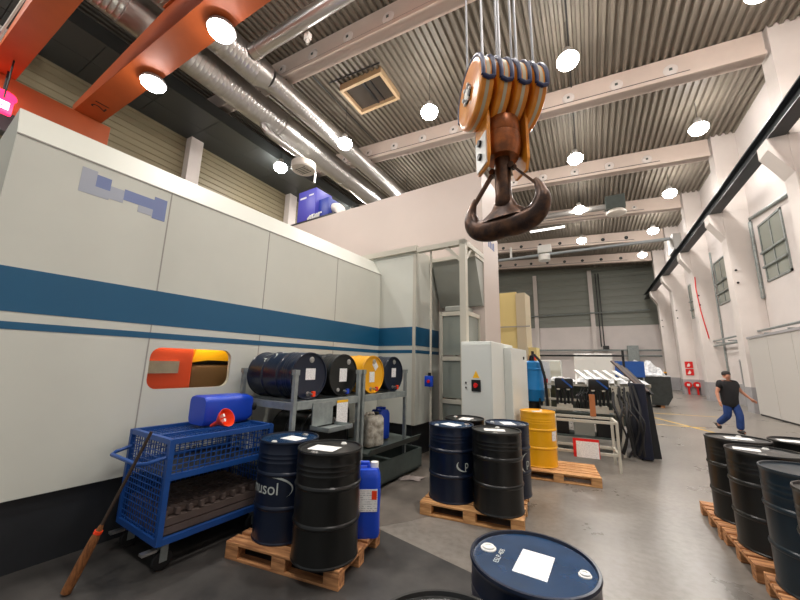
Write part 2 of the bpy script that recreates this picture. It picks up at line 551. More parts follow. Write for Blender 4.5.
for k, yk in enumerate(YK[:4]):
    t = tag(MB().box(XL + 0.001, XL + 0.45, yk - 0.3, yk + 0.3, 0, 13.4).build('wall_pillar', m_conc, None, 0), 'pinkish concrete pillar on the cream left wall, ' + ['between the two orange crane girders', 'above the white machine, right of the orange girder', 'behind the tall machine block', 'farther along behind the tall machine block'][k], 'column', 'pillars on the left wall')

for k, xk in enumerate([-11.6, -5.6, 0.55]):
    tag(MB().box(xk - 0.22, xk + 0.22, Y1 - 0.45, Y1 - 0.07, 0, 13.3).build('wall_pillar', m_conc, None, 0), 'slim white pillar on the back wall, ' + ['hidden side behind the machine', 'left one above the blue vacuum', 'right one with dark cables beside it'][k], 'column', 'pillars on the back wall')

# windows of the right wall: frame and panes
for k in range(1, 5):
    yc = YK[k + 1] - 1.95
    t = bpy.data.objects.new('window_%d' % k, None); C.objects.link(t); t.location = (6.999, yc, 5.6); t['kind'] = 'structure'
    m = MB(); m.box(-0.05, 0, -1.05, 1.05, 0, 0.09); m.box(-0.05, 0, -1.05, 1.05, 2.51, 2.6); m.box(-0.05, 0, -1.05, -0.96, 0, 2.6); m.box(-0.05, 0, 0.96, 1.05, 0, 2.6); m.box(-0.045, 0, -0.04, 0.04, 0, 2.6)
    m.build('window_frame', m_galv, t, smooth=0)
    m = MB(); m.box(-0.02, -0.005, -0.97, 0.97, 0.05, 2.55); m.build('pane', m_glass, t, smooth=0)
    m = MB()
    for zz in (0.62, 1.25): m.box(-0.12, -0.05, -1.05, 1.05, zz, zz + 0.08)
    m.build('cross_bar', m_kraft if k == 1 else m_galv, t, smooth=0)

# ---------------------------------------------------------------- big machine
t = thing('machine_tool', 'huge pale grey machine housing with petrol blue stripes filling the left side', 'machine', MO, -MA)
V0, V1 = 0.40, 5.95
# long wall with the hole of the viewing window
hv0, hv1, hz0, hz1, hr = 1.70, 2.64, 1.45, 1.91, 0.11
hole = []
for (cx, cz, a0) in ((hv1 - hr, hz1 - hr, 0), (hv0 + hr, hz1 - hr, 90), (hv0 + hr, hz0 + hr, 180), (hv1 - hr, hz0 + hr, 270)):
    for j in range(6):
        a = R(a0 + 90 * j / 5)
        hole.append((cx + hr * math.cos(a), cz + hr * math.sin(a)))
m = MB()
bm = m.bm
outer = [bm.verts.new((0, a, c)) for a, c in ((V0, 0.6), (V1, 0.6), (V1, 3.74), (V0, 3.74))]
inner = [bm.verts.new((0, a, c)) for a, c in hole]
ed = []
for lp in (outer, inner):
    for i in range(len(lp)):
        ed.append(bm.edges.new((lp[i], lp[(i + 1) % len(lp)])))
bmesh.ops.triangle_fill(bm, use_beauty=True, use_dissolve=False, edges=ed)
inb = [bm.verts.new((-0.06, a, c)) for a, c in hole]
for i in range(len(inner)):
    j = (i + 1) % len(inner)
    bm.faces.new((inner[i], inner[j], inb[j], inb[i]))
m.mesh_data([(0, V0, 3.74), (0, V1, 3.74), (-0.2, V1, 4.08), (-0.2, V0, 4.08), (-4.3, V0, 4.08), (-4.3, V1, 4.08), (0, V0, 0.6), (-4.3, V0, 0.6)],
            [(0, 1, 2, 3), (3, 2, 5, 4), (6, 0, 3, 4, 7)])
m.build('long_housing', m_mach, t, smooth=0)
m = MB()
for vv in (1.66, 3.03, 4.55):
    m.box(0.0, 0.003, vv, vv + 0.012, 0.6, 3.74)
m.box(-0.005, 0.006, V0, V1, 3.735, 3.75)
m.build('panel_seam', m_seam, t, smooth=0)
m = MB(); m.box(-0.1, -0.06, V0 + 0.02, V1 - 0.02, 0.0, 0.6); m.box(-0.06, 0.82, 6.0, 7.0, 0.0, 0.62); m.box(-4.2, -0.1, V0 + 0.06, V0 + 0.1, 0, 0.6); m.build('skirt', m_skirt, t, smooth=0)
m = MB(); m.box(0, 0.004, V0, V1, 2.155, 2.54); m.box(0, 0.923, V1 - 0.004, V1, 2.155, 2.54); m.box(0.92, 0.924, V1 - 0.004, 7.0, 2.155, 2.54); m.build('wide_stripe', m_blue, t, smooth=0)
m = MB(); m.box(0, 0.004, V0, V1, 2.005, 2.07); m.box(0, 0.923, V1 - 0.004, V1, 2.005, 2.07); m.box(0.92, 0.924, V1 - 0.004, 7.0, 2.005, 2.07); m.build('narrow_stripe', m_blue, t, smooth=0)
m = MB(); m.box(-0.6, 0.92, V1, 7.0, 0.62, 4.2); m.build('front_housing', m_mach, t, smooth=0)
m = MB(); m.box(-4.78, 2.02, 7.0, 8.1, 0.1, 6.25); m.build('tall_housing', m_mach2, t, smooth=0)
m = MB(); m.box(-0.75, 0.95, V1 - 0.06, V1 + 0.02, 4.14, 4.26); m.box(0.85, 0.92, V1 - 0.012, V1, 0.62, 4.2); m.build('ledge', m_frame, t, smooth=0)
# what is seen through the window: orange table part, steel plate, yellow arm, dark back
w = MB(); w.box(-0.9, -0.85, 1.3, 3.6, 1.2, 2.0); w.build('window_recess', m_black, t, smooth=0)
w = MB(); w.box(-0.85, -0.12, 1.3, 2.22, 1.42, 1.95, bev=0.02); w.build('orange_table', mat('orange machine part', srgb(236, 84, 40), 0.5, emit=(srgb(236, 84, 40), 0.0)), t, smooth=0)
w = MB(); w.box(-0.12, -0.09, 1.35, 2.05, 1.62, 1.76); w.build('steel_plate', m_pale, t, smooth=0)
w = MB(); w.prism([(2.08, 1.66), (2.2, 1.74), (2.45, 1.78), (2.9, 1.77), (2.9, 1.95), (2.3, 1.93), (2.25, 1.80)], 'x', -0.4, -0.2); w.build('yellow_arm', m_dyel, t, smooth=0)
w = MB(); w.box(-0.4, -0.22, 2.24, 2.95, 1.3, 1.72, bev=0.03); w.build('brown_block', mat('brown cast part', srgb(128, 100, 66), 0.35, 0.2), t, smooth=0)
L = bpy.data.lights.new('work light', 'AREA'); L.shape = 'RECTANGLE'; L.size = 0.1; L.size_y = 0.9; L.energy = 5; L.color = (1, 0.95, 0.85)
lo = bpy.data.objects.new('work_light', L); C.objects.link(lo); lo.parent = t; lo.location = (-0.09, 2.2, 2.08); lo.rotation_euler = (0, R(10), 0)
w = MB(); w.mesh_data([(-0.012, a, c) for a, c in hole] + [(-0.018, a, c) for a, c in hole], [tuple(range(len(hole))), tuple(range(len(hole), 2 * len(hole)))[::-1]] + [(i, (i + 1) % len(hole), len(hole) + (i + 1) % len(hole), len(hole) + i) for i in range(len(hole))])
w.build('viewing_window', m_pane, t, smooth=0)
# soft blue maker's marks on the wall and on the tall block's side
for (v0, v1, z0, z1, mm) in ((0.86, 0.98, 3.40, 3.66, m_logo2), (0.98, 1.10, 3.50, 3.63, m_logo), (0.98, 1.10, 3.40, 3.50, m_logo2), (1.10, 1.22, 3.42, 3.56, m_logo2), (1.22, 1.50, 3.46, 3.58, m_logo), (1.50, 1.63, 3.36, 3.62, m_logo), (1.36, 1.50, 3.38, 3.46, m_logo2)):
    MB().box(0, 0.003, v0, v1, z0, z1).build('logo_mark', mm, t, 0)
vs, fs = text_geo('F', 0.3)
MB().mesh_data([(2.023, 7.2 + v.x, 4.75 + v.y) for v in vs], fs).build('logo_mark', m_logob, t, 0)
m = MB()
for j in range(4): m.box(2.02, 2.023, 7.36 + j * 0.12, 7.44 + j * 0.12, 4.50, 4.66 + (j % 2) * 0.04)
m.build('logo_mark', m_logob, t, 0)

# frame of posts with hopper in front of the tall block
t = thing('post_frame', 'pale steel post frame with corner braces in front of the tall block', 'frame', mw(0, 0), -MA)
for (u, v, nm) in ((1.97, 5.95, 'post'),):
    MB().box(u - 0.06, u + 0.06, v - 0.06, v + 0.06, 0, 4.2).build(nm, m_frame, t, 0)
MB().cyl((1.25, 5.98, 0), (1.25, 5.98, 4.1), 0.022, n=10).build('thin_pole', m_frame, t)
MB().box(0.96, 2.03, 5.89, 6.0, 4.1, 4.2).build('front_rail', m_frame, t, 0)
MB().box(1.91, 2.03, 6.0, 6.995, 4.1, 4.2).build('side_rail', m_frame, t, 0)
m = MB(); m.bar((1.97, 5.95, 3.75), (1.6, 5.95, 4.12), 0.07); m.build('brace', m_frame, t, 0)
m = MB(); m.bar((1.97, 5.95, 3.75), (1.97, 6.3, 4.12), 0.07); m.build('brace', m_frame, t, 0)
t = thing('chip_hopper', 'grey slanted sheet metal hopper fixed to the tall block behind the post', 'hopper', mw(0, 0), -MA)
MB().prism([(6.52, 4.02), (6.995, 4.02), (6.995, 3.05), (6.93, 3.05)], 'x', 1.0, 2.0).build('chute', m_hop, t, 0)
m = MB(); m.box(0.98, 2.02, 6.47, 6.999, 4.02, 4.10); m.build('rim', m_frame, t, 0)

t = thing('glazed_cabinet', 'tall framed cabinet with grey panes below the hopper', 'cabinet', mw(0, 0), -MA)
u0, u1, v0, v1 = 1.33, 1.88, 6.3, 6.98
m = MB()
for u in (u0, u1):
    for v in (v0, v1): m.box(u - 0.03, u + 0.03, v - 0.03, v + 0.03 - 0.02 * (v == v1), 0, 2.86)
for z_ in (0.1, 1.08, 1.9, 2.8):
    for v in (v0, v1): m.box(u0, u1, v - 0.03, v + 0.01, z_ - 0.03, z_ + 0.05)
    for u in (u0, u1): m.box(u - 0.03, u + 0.03, v0, v1 - 0.03, z_ - 0.03, z_ + 0.05)
m.build('frame', m_frame, t, 0)
for k, z_ in enumerate((0.18, 1.16, 1.98)):
    MB().box(u0 + 0.03, u1 - 0.03, v0 - 0.005, v0 + 0.003, z_, (1.05, 1.87, 2.77)[k]).build('front_pane', m_dglass, t, 0)
    MB().box(u1 - 0.003, u1 + 0.005, v0 + 0.03, v1 - 0.05, z_, (1.05, 1.87, 2.77)[k]).build('side_pane', m_dglass, t, 0)
m = MB(); m.box(u0 + 0.05, u1 - 0.08, v0 + 0.05, v1 - 0.08, 2.86, 2.98, bev=0.02); m.build('top_unit', m_hop, t, 0)

t = thing('control_cabinet', 'light grey control cabinet with red-black main switch and warning triangle', 'cabinet', mw(0, 0), -MA)
MB().box(2.04, 2.58, 5.6, 6.95, 0.1, 2.19, bev=0.012).build('body', m_cab, t, 0)
MB().box(2.06, 2.56, 5.585, 5.6, 0.16, 2.15, bev=0.004).build('door', m_cab, t, 0)
MB().box(2.06, 2.56, 5.62, 6.9, 0.0, 0.1).build('plinth', m_skirt, t, 0)
m = MB(); m.box(2.23, 2.39, 5.57, 5.585, 1.36, 1.55, bev=0.004); b_ = m.build('main_switch', m_blackpl, t, 0)
m = MB(); m.cyl((2.31, 5.57, 1.46), (2.31, 5.54, 1.46), 0.035, n=16); m.box(2.295, 2.325, 5.525, 5.545, 1.42, 1.50); m.build('knob', m_red, b_)
m = MB(); m.prism([(2.25, 1.58), (2.37, 1.58), (2.31, 1.70)], 'y', 5.582, 5.585); m.build('warning_triangle', m_warn, t, 0)
m = MB(); m.box(2.12, 2.14, 5.57, 5.585, 1.40, 1.43); m.box(2.12, 2.14, 5.57, 5.585, 1.48, 1.51); m.build('lock', m_blackpl, t, 0)
MB().box(2.581, 2.72, 6.3, 7.5, 0.0, 2.12, bev=0.01).build('side_cabinet', m_cab, t, 0)
m = MB(); m.cyl((2.72, 7.2, 1.95), (2.74, 7.2, 1.95), 0.03, n=12); m.build('cable_gland', m_blackpl, t)

t = thing('socket_box', 'small blue switch box with red button on the thin pole', 'switch', mw(1.25, 5.95, 1.47), -MA)
MB().box(-0.075, 0.075, -0.09, 0.005, -0.1, 0.1, bev=0.012).build('box', m_bcan, t)
MB().cyl((0.02, -0.09, 0.0), (0.02, -0.115, 0.0), 0.03, n=14).build('button', m_red, t)
MB().box(-0.025, 0.025, -0.03, 0.005, 0.1, 0.16).build('plug', m_blackpl, t, 0)

# blue units on top of the machine
t = thing('filter_unit', 'violet blue filter unit with white pipe elbow on top of the tall block', 'unit', mw(-4.0, 7.55, 6.25), -MA)
MB().box(-0.55, 0.3, -0.35, 0.4, 0.0, 1.3, bev=0.02).build('body', m_purple, t)
MB().box(0.3, 0.75, -0.2, 0.4, 0.05, 0.9, bev=0.02).build('fan_box', m_purple2, t)
m = MB(); m.tube([(0.75, 0.1, 0.6)] + [(0.75 + 0.3 * math.sin(a), 0.1, 0.3 + 0.3 * math.cos(a)) for a in [R(x) for x in range(0, 91, 15)]] + [(1.05, 0.1, 0.02)], 0.18, 18); m.build('elbow', m_shade, t)
m = MB(); m.box(-0.45, -0.15, -0.356, -0.35, 1.0, 1.06); m.box(-0.02, 0.2, -0.356, -0.35, 1.05, 1.1); m.build('label_strip', m_cap, t, 0)
m = MB()
for j in range(6): m.tube([(0.1 + 0.08 * j, -0.38, 0.03), (0.08 + 0.1 * j, -0.42, 0.18 + 0.05 * (j % 3)), (0.16 + 0.1 * j, -0.38, 0.3)], 0.03, 8)
m.build('valve_cluster', m_cap, t)
t = thing('handrail', 'dark cable tray running up beside the violet filter unit', 'rail', mw(-4.7, 7.05, 6.251), -MA)
MB().box(-0.6, 2.1, -0.04, 0.1, 0.0, 0.07).build('tray', m_black, t, 0)
t = thing('drive_motor', 'small blue motor lying on the roof of the long housing', 'motor', mw(-4.05, 5.4, 4.081), -MA)
m = MB(); m.cyl((-0.1, -0.4, 0.62), (-0.1, 0.2, 0.62), 0.28, n=20); m.build('motor_body', m_purple2, t)
m = MB(); m.box(-0.3, 0.1, -0.3, 0.1, 0.0, 0.5); m.build('foot', m_purple2, t, 0)
m = MB(); m.cyl((-0.1, 0.2, 0.62), (-0.1, 0.5, 0.62), 0.12, n=16); m.build('gearbox', m_cap, t)

# ---------------------------------------------------------------- overhead crane and hook
t = thing('bridge_crane', 'orange double girder overhead crane crossing the ceiling at upper left', 'crane', (0, 0, 0))
def girder(y0, y1, zbot, name):
    m = MB()
    pl = [(-15.3, zbot), (5.6, zbot), (5.6, zbot + 0.5), (4.2, zbot + 1.0), (-9.5, zbot + 1.0), (-15.3, zbot + 0.35)]
    m.prism(pl, 'y', y0, y1)
    m.box(-15.3, 5.6, y0 - 0.05, y1 + 0.05, zbot - 0.03, zbot)
    m.prism([(a, c + (0.03 if c > zbot + 0.6 else 0)) for a, c in [(-9.5, zbot + 1.0), (4.2, zbot + 1.0), (4.2, zbot + 1.03), (-9.5, zbot + 1.03)]], 'y', y0 - 0.05, y1 + 0.05)
    return m.build(name, m_crane, t, 0)
g1 = girder(1.46, 1.95, 10.17, 'girder')
g2 = girder(3.42, 4.08, 10.17, 'girder')
vs, fs = text_geo('21', 0.55)
MB().mesh_data([(-13.85 + v.x, 3.76 - v.y, 10.136) for v in vs], fs).build('stencil_mark', m_black, g2, 0)
MB().box(-15.25, -14.85, 0.7, 4.4, 9.0, 10.12, bev=0.02).build('end_carriage', m_crane, t, 0)
MB().box(5.6, 6.0, 0.7, 4.6, 9.93, 10.8, bev=0.02).build('end_carriage', m_crane, t, 0)
m = MB(); m.tube([(-14.9, 1.30, 10.13), (5.6, 1.30, 10.13)], 0.028, 8); m.build('festoon_rail', m_shade, t)
m = MB()
for j in range(3): m.box(-13.9 + 0.45 * j, -13.75 + 0.45 * j, 1.15, 1.28, 9.9, 10.1)
m.tube([(-13.8, 1.2, 9.9), (-13.6, 1.2, 9.5), (-13.4, 1.2, 9.9), (-13.2, 1.2, 9.5), (-12.9, 1.2, 9.9)], 0.05, 8)
m.build('festoon_cable', m_guard, t)
m = MB(); m.box(-1.6, 0.6, 1.3, 4.2, 11.21, 11.55); m.build('trolley', m_crane, t, 0)
m = MB(); m.cyl((-1.4, 2.85, 11.1), (0.3, 2.85, 11.1), 0.3, n=24); m.build('rope_drum', m_greyg, t)

t = thing('runway_beam', 'dark runway rail of the crane along the left wall above the machine', 'rail', (-15.05, 0, 8.4))
MB().box(-0.2, 0.2, Y0, 30, 0.0, 0.6).build('girder', m_rail, t, 0)
t = thing('load_display', 'red lit digital load display hanging at the left picture edge', 'display', (-13.9, 1.45, 8.68))
MB().box(-0.08, 0.06, -0.75, 0.50, -0.22, 0.22, bev=0.03).build('casing', m_led, t)
MB().box(0.06, 0.066, -0.65, 0.42, -0.10, 0.12).build('screen', m_ledw, t, 0)
vs, fs = text_geo('0000', 0.24)
MB().mesh_data([(0.069, 0.0 + v.x * 1.3, 0.01 + v.y) for v in vs], fs).build('digits', m_led, t, 0)
MB().cyl((0, 0.3, 0.22), (0, 0.3, 1.46), 0.02, n=8).build('hanger', m_black, t)
t = thing('signal_lamp', 'round red signal lamp under the left crane girder', 'lamp', (-14.6, 1.80, 9.32))
MB().lathe([(0, -0.2), (0.22, -0.18), (0.30, 0), (0.28, 0.06), (0, 0.06)], 20).build('lens', m_led, t)
MB().cyl((0, 0, 0.06), (0, 0, 0.82), 0.03, n=8).build('stem', m_black, t)

for k, (x_, y_, lab) in enumerate(((-7.55, 3.95, 'round lit lamp under the orange crane girder, right one'), (-10.95, 4.0, 'round lit lamp under the orange crane girder, left one'))):
    c_ = thing('crane_lamp', lab, 'lamp', (x_, y_, 9.98), group='lamps under the crane girder')
    MB().lathe([(0, 0.16), (0.1, 0.16), (0.30, 0.10), (0.34, 0.02), (0.33, -0.02), (0, 0.0)], 28).build('housing', m_lampg, c_)
    MB().lathe([(0, -0.20), (0.12, -0.195), (0.22, -0.16), (0.29, -0.10), (0.32, -0.02), (0, -0.01)], 28).build('lens', m_lampw, c_)
    L = bpy.data.lights.new('lamp light', 'AREA'); L.shape = 'DISK'; L.size = 0.5; L.energy = LAMP_W * 0.6; L.color = LAMP_COL; L.spread = R(165)
    lo = bpy.data.objects.new('lamp_light', L); C.objects.link(lo); lo.parent = c_; lo.location = (0, 0, -0.22)
# hook block
HX, HY, HZ = -0.60, 3.0, 4.37
AX = R(90 - 52)
t = thing('crane_hook_block', 'amber four-sheave crane hook block with big brown double hook on steel ropes', 'crane hook', (HX, HY, HZ), AX)
RS = 0.318
SHX = [-0.255, -0.085, 0.085, 0.255]
for j, sx in enumerate(SHX):
    M = Matrix.Translation((sx, 0, 0)) @ Matrix.Rotation(PI / 2, 4, 'Y')
    prof = [(0.0, -0.075), (0.10, -0.075), (0.12, -0.068), (RS - 0.05, -0.068), (RS - 0.01, -0.06), (RS, -0.05), (RS, -0.016), (RS - 0.004, -0.016), (RS - 0.004, 0.016), (RS, 0.016), (RS, 0.05), (RS - 0.01, 0.06), (RS - 0.05, 0.068), (0.12, 0.068), (0.10, 0.075), (0, 0.075)]
    sh = MB().lathe(prof, 56, M).build('sheave', m_sheave, t)
    m = MB(); m.lathe([(RS - 0.02, -0.0155), (RS + 0.002, -0.0155), (RS + 0.002, 0.0155), (RS - 0.02, 0.0155)], 56, M); m.build('groove_strip', m_groove, sh)
    # rope guard: navy collar over the crown where the ropes leave
    m = MB(); m2 = MB()
    for sgn in (-1, 1):
        pts = [(sx + sgn * 0.05, -RS * 1.02 * math.cos(R(a)), RS * 1.02 * math.sin(R(a))) for a in range(-12, 87, 7)]
        m.tube(pts, 0.02, 8)
        pts = [(sx + sgn * 0.05, RS * 1.02 * math.cos(R(a)), RS * 1.02 * math.sin(R(a))) for a in range(-12, 87, 7)]
        m2.tube(pts, 0.02, 8)
    for sy, m in ((-1, m), (1, m2)):
        m.tube([(sx - 0.05, sy * RS * 1.02 * math.cos(R(-12)), RS * 1.02 * math.sin(R(-12))), (sx, sy * RS * 1.05 * math.cos(R(-16)), RS * 1.04 * math.sin(R(-16))), (sx + 0.05, sy * RS * 1.02 * math.cos(R(-12)), RS * 1.02 * math.sin(R(-12)))], 0.02, 8)
        m.tube([(sx - 0.05, sy * RS * 1.02 * math.cos(R(86)), RS * 1.02 * math.sin(R(86))), (sx + 0.05, sy * RS * 1.02 * math.cos(R(86)), RS * 1.02 * math.sin(R(86)))], 0.016, 8)
        m.build('rope_guard', m_guard, sh)
    for sy in (-1, 1):
        yy = sy * RS * 0.62
        m = MB(); m.tube([(sx, yy * 1.05, RS * 0.55), (sx, yy, RS * 0.8), (sx, yy, 6.75)], 0.012, 8); m.build('rope', m_rope, t)
m = MB(); m.cyl((-0.345, 0, 0), (-0.33, 0, 0), 0.09, n=24); m.build('hub_cap', m_black, t)
m = MB(); m.cyl((-0.35, 0, 0), (-0.33, 0, 0), 0.045, n=16)
for a in range(0, 360, 60): m.cyl((-0.355, 0.085 * math.cos(R(a)), 0.085 * math.sin(R(a))), (-0.335, 0.085 * math.cos(R(a)), 0.085 * math.sin(R(a))), 0.018, n=8)
m.build('hub_bolt', m_cap, t)
for sx in (-0.19, 0.19):
    m = MB()
    m.prism([(-0.10, -0.80), (0.10, -0.80), (0.14, -0.70), (0.14, -0.3), (0.1, 0.1), (-0.1, 0.1), (-0.14, -0.3), (-0.14, -0.70)], 'x', sx - 0.014, sx + 0.014)
    ch = m.build('cheek_plate', m_sheave, t, 0)
    for z_ in (-0.52, -0.66): MB().cyl((sx + (0.014 if sx > 0 else -0.014), 0, z_), (sx + (0.05 if sx > 0 else -0.05), 0, z_), 0.035, n=6).build('bolt', m_black, ch)
m = MB(); m.prism([(-0.12, -0.78), (0.10, -0.78), (0.12, -0.46), (-0.12, -0.46)], 'x', -0.216, -0.204); m.build('white_plate', m_cap, t, 0)
m = MB(); m.lathe([(0, -0.27), (0.16, -0.27), (0.17, -0.29), (0.17, -0.42), (0.163, -0.43), (0.175, -0.44), (0.175, -0.57), (0.15, -0.66), (0, -0.66)], 40); m.build('crosshead', mat('rusty amber steel', srgb(176, 96, 40), 0.35, 0.4, scale=6, col2=srgb(110, 62, 30)), t)
# ramshorn hook, turned on its swivel
def smooth_path(pts, n=6):
    out = []
    P_ = [Vector(p) for p in pts]
    for i in range(len(P_) - 1):
        p0, p1, p2, p3 = [P_[max(0, min(len(P_) - 1, q))] for q in (i - 1, i, i + 1, i + 2)]
        for k in range(n):
            q = k / n
            out.append(0.5 * ((2 * p1) + (-p0 + p2) * q + (2 * p0 - 5 * p1 + 4 * p2 - p3) * q * q + (-p0 + 3 * p1 - 3 * p2 + p3) * q ** 3))
    out.append(P_[-1])
    return out
hk = MB()
hk.lathe([(0, -0.64), (0.078, -0.64), (0.078, -1.02), (0.085, -1.12), (0, -1.2)], 28)
half = [(0.0, -1.325, 0.112), (0.14, -1.33, 0.112), (0.27, -1.305, 0.102), (0.34, -1.245, 0.09), (0.365, -1.165, 0.075), (0.357, -1.09, 0.052), (0.335, -1.02, 0.036), (0.31, -0.97, 0.02)]
full = [(-a_, c_, r_) for a_, c_, r_ in half[::-1]] + half[1:]
sp_ = smooth_path(full)
hk.tube([(p.x, 0, p.y) for p in sp_], [max(0.02, p.z) for p in sp_], 24, flat=0.85)
hk.lathe([(0.08, -1.0), (0.095, -1.08), (0.14, -1.16), (0.24, -1.23), (0.27, -1.27), (0, -1.3)], 32, Matrix.Diagonal((1, 0.42, 1, 1)))
h_ = hk.build('double_hook', m_hookst, t, 60)
h_.rotation_euler = (0, 0, R(-14) - AX)
h_.scale = (0.95, 0.92, 1.0)
for sgn in (-1, 1):
    m = MB(); m.bar((sgn * 0.10, 0, -0.76), (sgn * 0.33, 0, -1.03), 0.05, 0.022)
    m.cyl((sgn * 0.10, -0.04, -0.76), (sgn * 0.10, 0.04, -0.76), 0.03, n=10)
    m.build('safety_latch', m_hookst, h_, 0)

# ---------------------------------------------------------------- ducts and ceiling equipment
def spiral(x, y0, y1, r, z, name, parent, n=40):
    m = MB()
    yy = y0; pts = []; rs = []
    while yy <= y1:
        pts += [(x, yy, z), (x, yy + 0.10, z), (x, yy + 0.115, z), (x, yy + 0.13, z)]
        rs += [r, r, r + 0.006, r]
        yy += 0.15
    m.tube(pts, rs, 28)
    return m.build(name, m_duct, parent, 40)
t = thing('air_duct', 'thick silver spiral duct along the ceiling, left one of the pair', 'duct', (0, 0, 0), group='spiral ceiling ducts')
spiral(-11.9, Y0, 29, 0.60, 12.62, 'pipe', t)
for yy in (3.2, 9.3, 14, 22): MB().tube([(-11.9, yy, 12.62), (-11.9, yy + 0.8, 12.62)], 0.63, 28).build('collar', m_duct, t)
for yy in (1.8, 8.2, 14.6, 21.0): MB().tube([(-11.9, yy, 13.2), (-11.9, yy, 13.6)], 0.02, 6).build('hanger', m_black, t)
t = thing('air_duct', 'thinner silver spiral duct along the ceiling, right one of the pair', 'duct', (0, 0, 0), group='spiral ceiling ducts')
spiral(-10.4, Y0, 6.9, 0.54, 12.75, 'pipe', t)
spiral(-10.28, 7.4, 29, 0.41, 12.72, 'pipe', t)
MB().tube([(-10.4, 6.9, 12.75), (-10.28, 7.4, 12.72)], [0.56, 0.43], 28).build('reducer', m_duct, t)
for yy in (1.8, 8.2, 14.6, 21.0): MB().tube([(-10.28, yy, 13.1), (-10.28, yy, 13.5)], 0.02, 6).build('hanger', m_black, t)
t = thing('cross_pipe', 'silver pipe crossing the ceiling from the ducts toward upper right, orange sheen', 'duct', (0, 0, 0))
m = MB(); m.tube([(-9.84, 6.35, 12.75), (6.0, 6.35, 12.75)], 0.25, 24); m.build('pipe', m_duct, t)
m = MB(); m.tube([(-9.84, 6.35, 12.75), (-9.5, 6.35, 12.75)], 0.27, 24); m.build('collar', m_duct, t)
for xx in (-6.5, -2, 3): MB().tube([(xx, 6.35, 12.98), (xx, 6.35, zb(xx) + BH + 0.02)], 0.02, 6).build('hanger', m_black, t)
m = MB(); m.box(-7.6, -7.4, 6.6, 6.75, 12.35, 12.6); m.cyl((-7.5, 6.67, 12.35), (-7.5, 6.67, 12.2), 0.05, n=10); m.build('sensor', m_cap, t, 0)
t = thing('air_diffuser', 'round pale air diffuser on a curved branch pipe below the thick duct', 'vent', (-11.75, 10.9, 11.1))
m = MB(); m.lathe([(0, 0.0), (0.32, 0.0), (0.34, 0.06), (0.50, 0.06), (0.55, 0.0), (0.60, 0.06), (0.60, 0.34), (0.3, 0.42), (0, 0.42)], 32); m.build('bowl', m_shade, t)
for j in range(5): MB().box(-0.3, 0.3, -0.22 + 0.11 * j - 0.01, -0.22 + 0.11 * j + 0.01, -0.02, 0.02).build('louvre', m_greyg, t, 0)
m = MB(); m.tube([(0, 0, 0.40), (0, -0.05, 0.58), (0.0, -0.2, 0.62), (0.0, -2.0, 0.62), (-0.02, -2.25, 0.68), (-0.08, -2.38, 0.85), (-0.13, -2.4, 1.2)], 0.16, 14); m.build('branch_pipe', m_duct, t)
m = MB(); m.cyl((0.3, 0.5, -0.5), (0.3, 0.5, 0.1), 0.06, n=10); m.build('drop_pipe', m_duct, t)

t = thing('roof_hatch', 'beige lined roof hatch with dark opening, left of the hook', 'skylight', (-8.0, 11.05, 0))
zz = zb(-8.0) + BH
m = MB()
for (a0, a1, c0, c1) in ((-1.1, 1.1, -0.85, -0.72), (-1.1, 1.1, 0.72, 0.85), (-1.1, -0.97, -0.72, 0.72), (0.97, 1.1, -0.72, 0.72)):
    m.box(a0, a1, c0, c1, zz - 0.28, zz + 0.05)
m.build('frame', m_hatch, t, 0)
m = MB(); m.box(-0.97, 0.97, -0.72, 0.72, zz - 0.09, zz - 0.06); m.build('dark_pane', mat('dark skylight glass', srgb(72, 66, 60), 0.15), t, 0)
m = MB(); m.box(-0.05, 0.05, -0.72, 0.72, zz - 0.14, zz - 0.09); m.box(0.3, 0.36, -0.72, 0.72, zz - 0.12, zz - 0.09); m.build('glazing_bar', m_black, t, 0)

# dark ceiling conduits
for i, (p, q, lab) in enumerate([((-9.5, 9.9), (-6.8, 9.95), 'across the deck beside the roof hatch'), ((-9.9, 8.6), (-9.9, 14.4), 'lengthwise left of the roof hatch'), ((0.12, 2.0), (0.12, 33.0), 'lengthwise along the middle of the deck above the hook')]):
    m = MB(); m.tube([(p[0], p[1], zb(p[0]) + BH - 0.03), (q[0], q[1], zb(q[0]) + BH - 0.03)], 0.03, 6)
    tag(m.build('conduit', m_black, None), 'thin dark conduit ' + lab, 'pipe', 'ceiling conduits')

# high bay lamps; the first one carries its light, the others are copies of it
LAMP_Z = 12.15
def make_lamp(label, loc):
    t = thing('high_bay_lamp', label, 'lamp', loc, group='high bay ceiling lamps')
    m = MB(); m.lathe([(0.0, 0.50), (0.10, 0.50), (0.13, 0.46), (0.15, 0.30), (0.20, 0.20), (0.20, 0.15), (0.0, 0.15)], 28); m.build('housing', m_lampg, t)
    m = MB(); m.lathe([(0, -0.24), (0.12, -0.235), (0.22, -0.20), (0.30, -0.13), (0.345, -0.03), (0.345, 0.06), (0.30, 0.13), (0.19, 0.17), (0, 0.17)], 28); m.build('lens', m_lampw, t)
    zt = zb(loc[0]) + BH + 0.02 - loc[2]
    m = MB(); m.cyl((0, 0, 0.50), (0, 0, zt), 0.012, n=6); m.build('rod', m_black, t)
    L = bpy.data.lights.new('lamp light', 'AREA'); L.shape = 'DISK'; L.size = 0.5; L.energy = LAMP_W; L.color = LAMP_COL; L.spread = R(165)
    lo = bpy.data.objects.new('lamp_light', L); C.objects.link(lo); lo.parent = t; lo.location = (0, 0, -0.26)
    return t
cols = {-14.0: 'by the left wall', -9.6: 'beside the ducts', -5.15: 'left of the hook', 0.05: 'in the middle row', 4.85: 'by the right wall'}
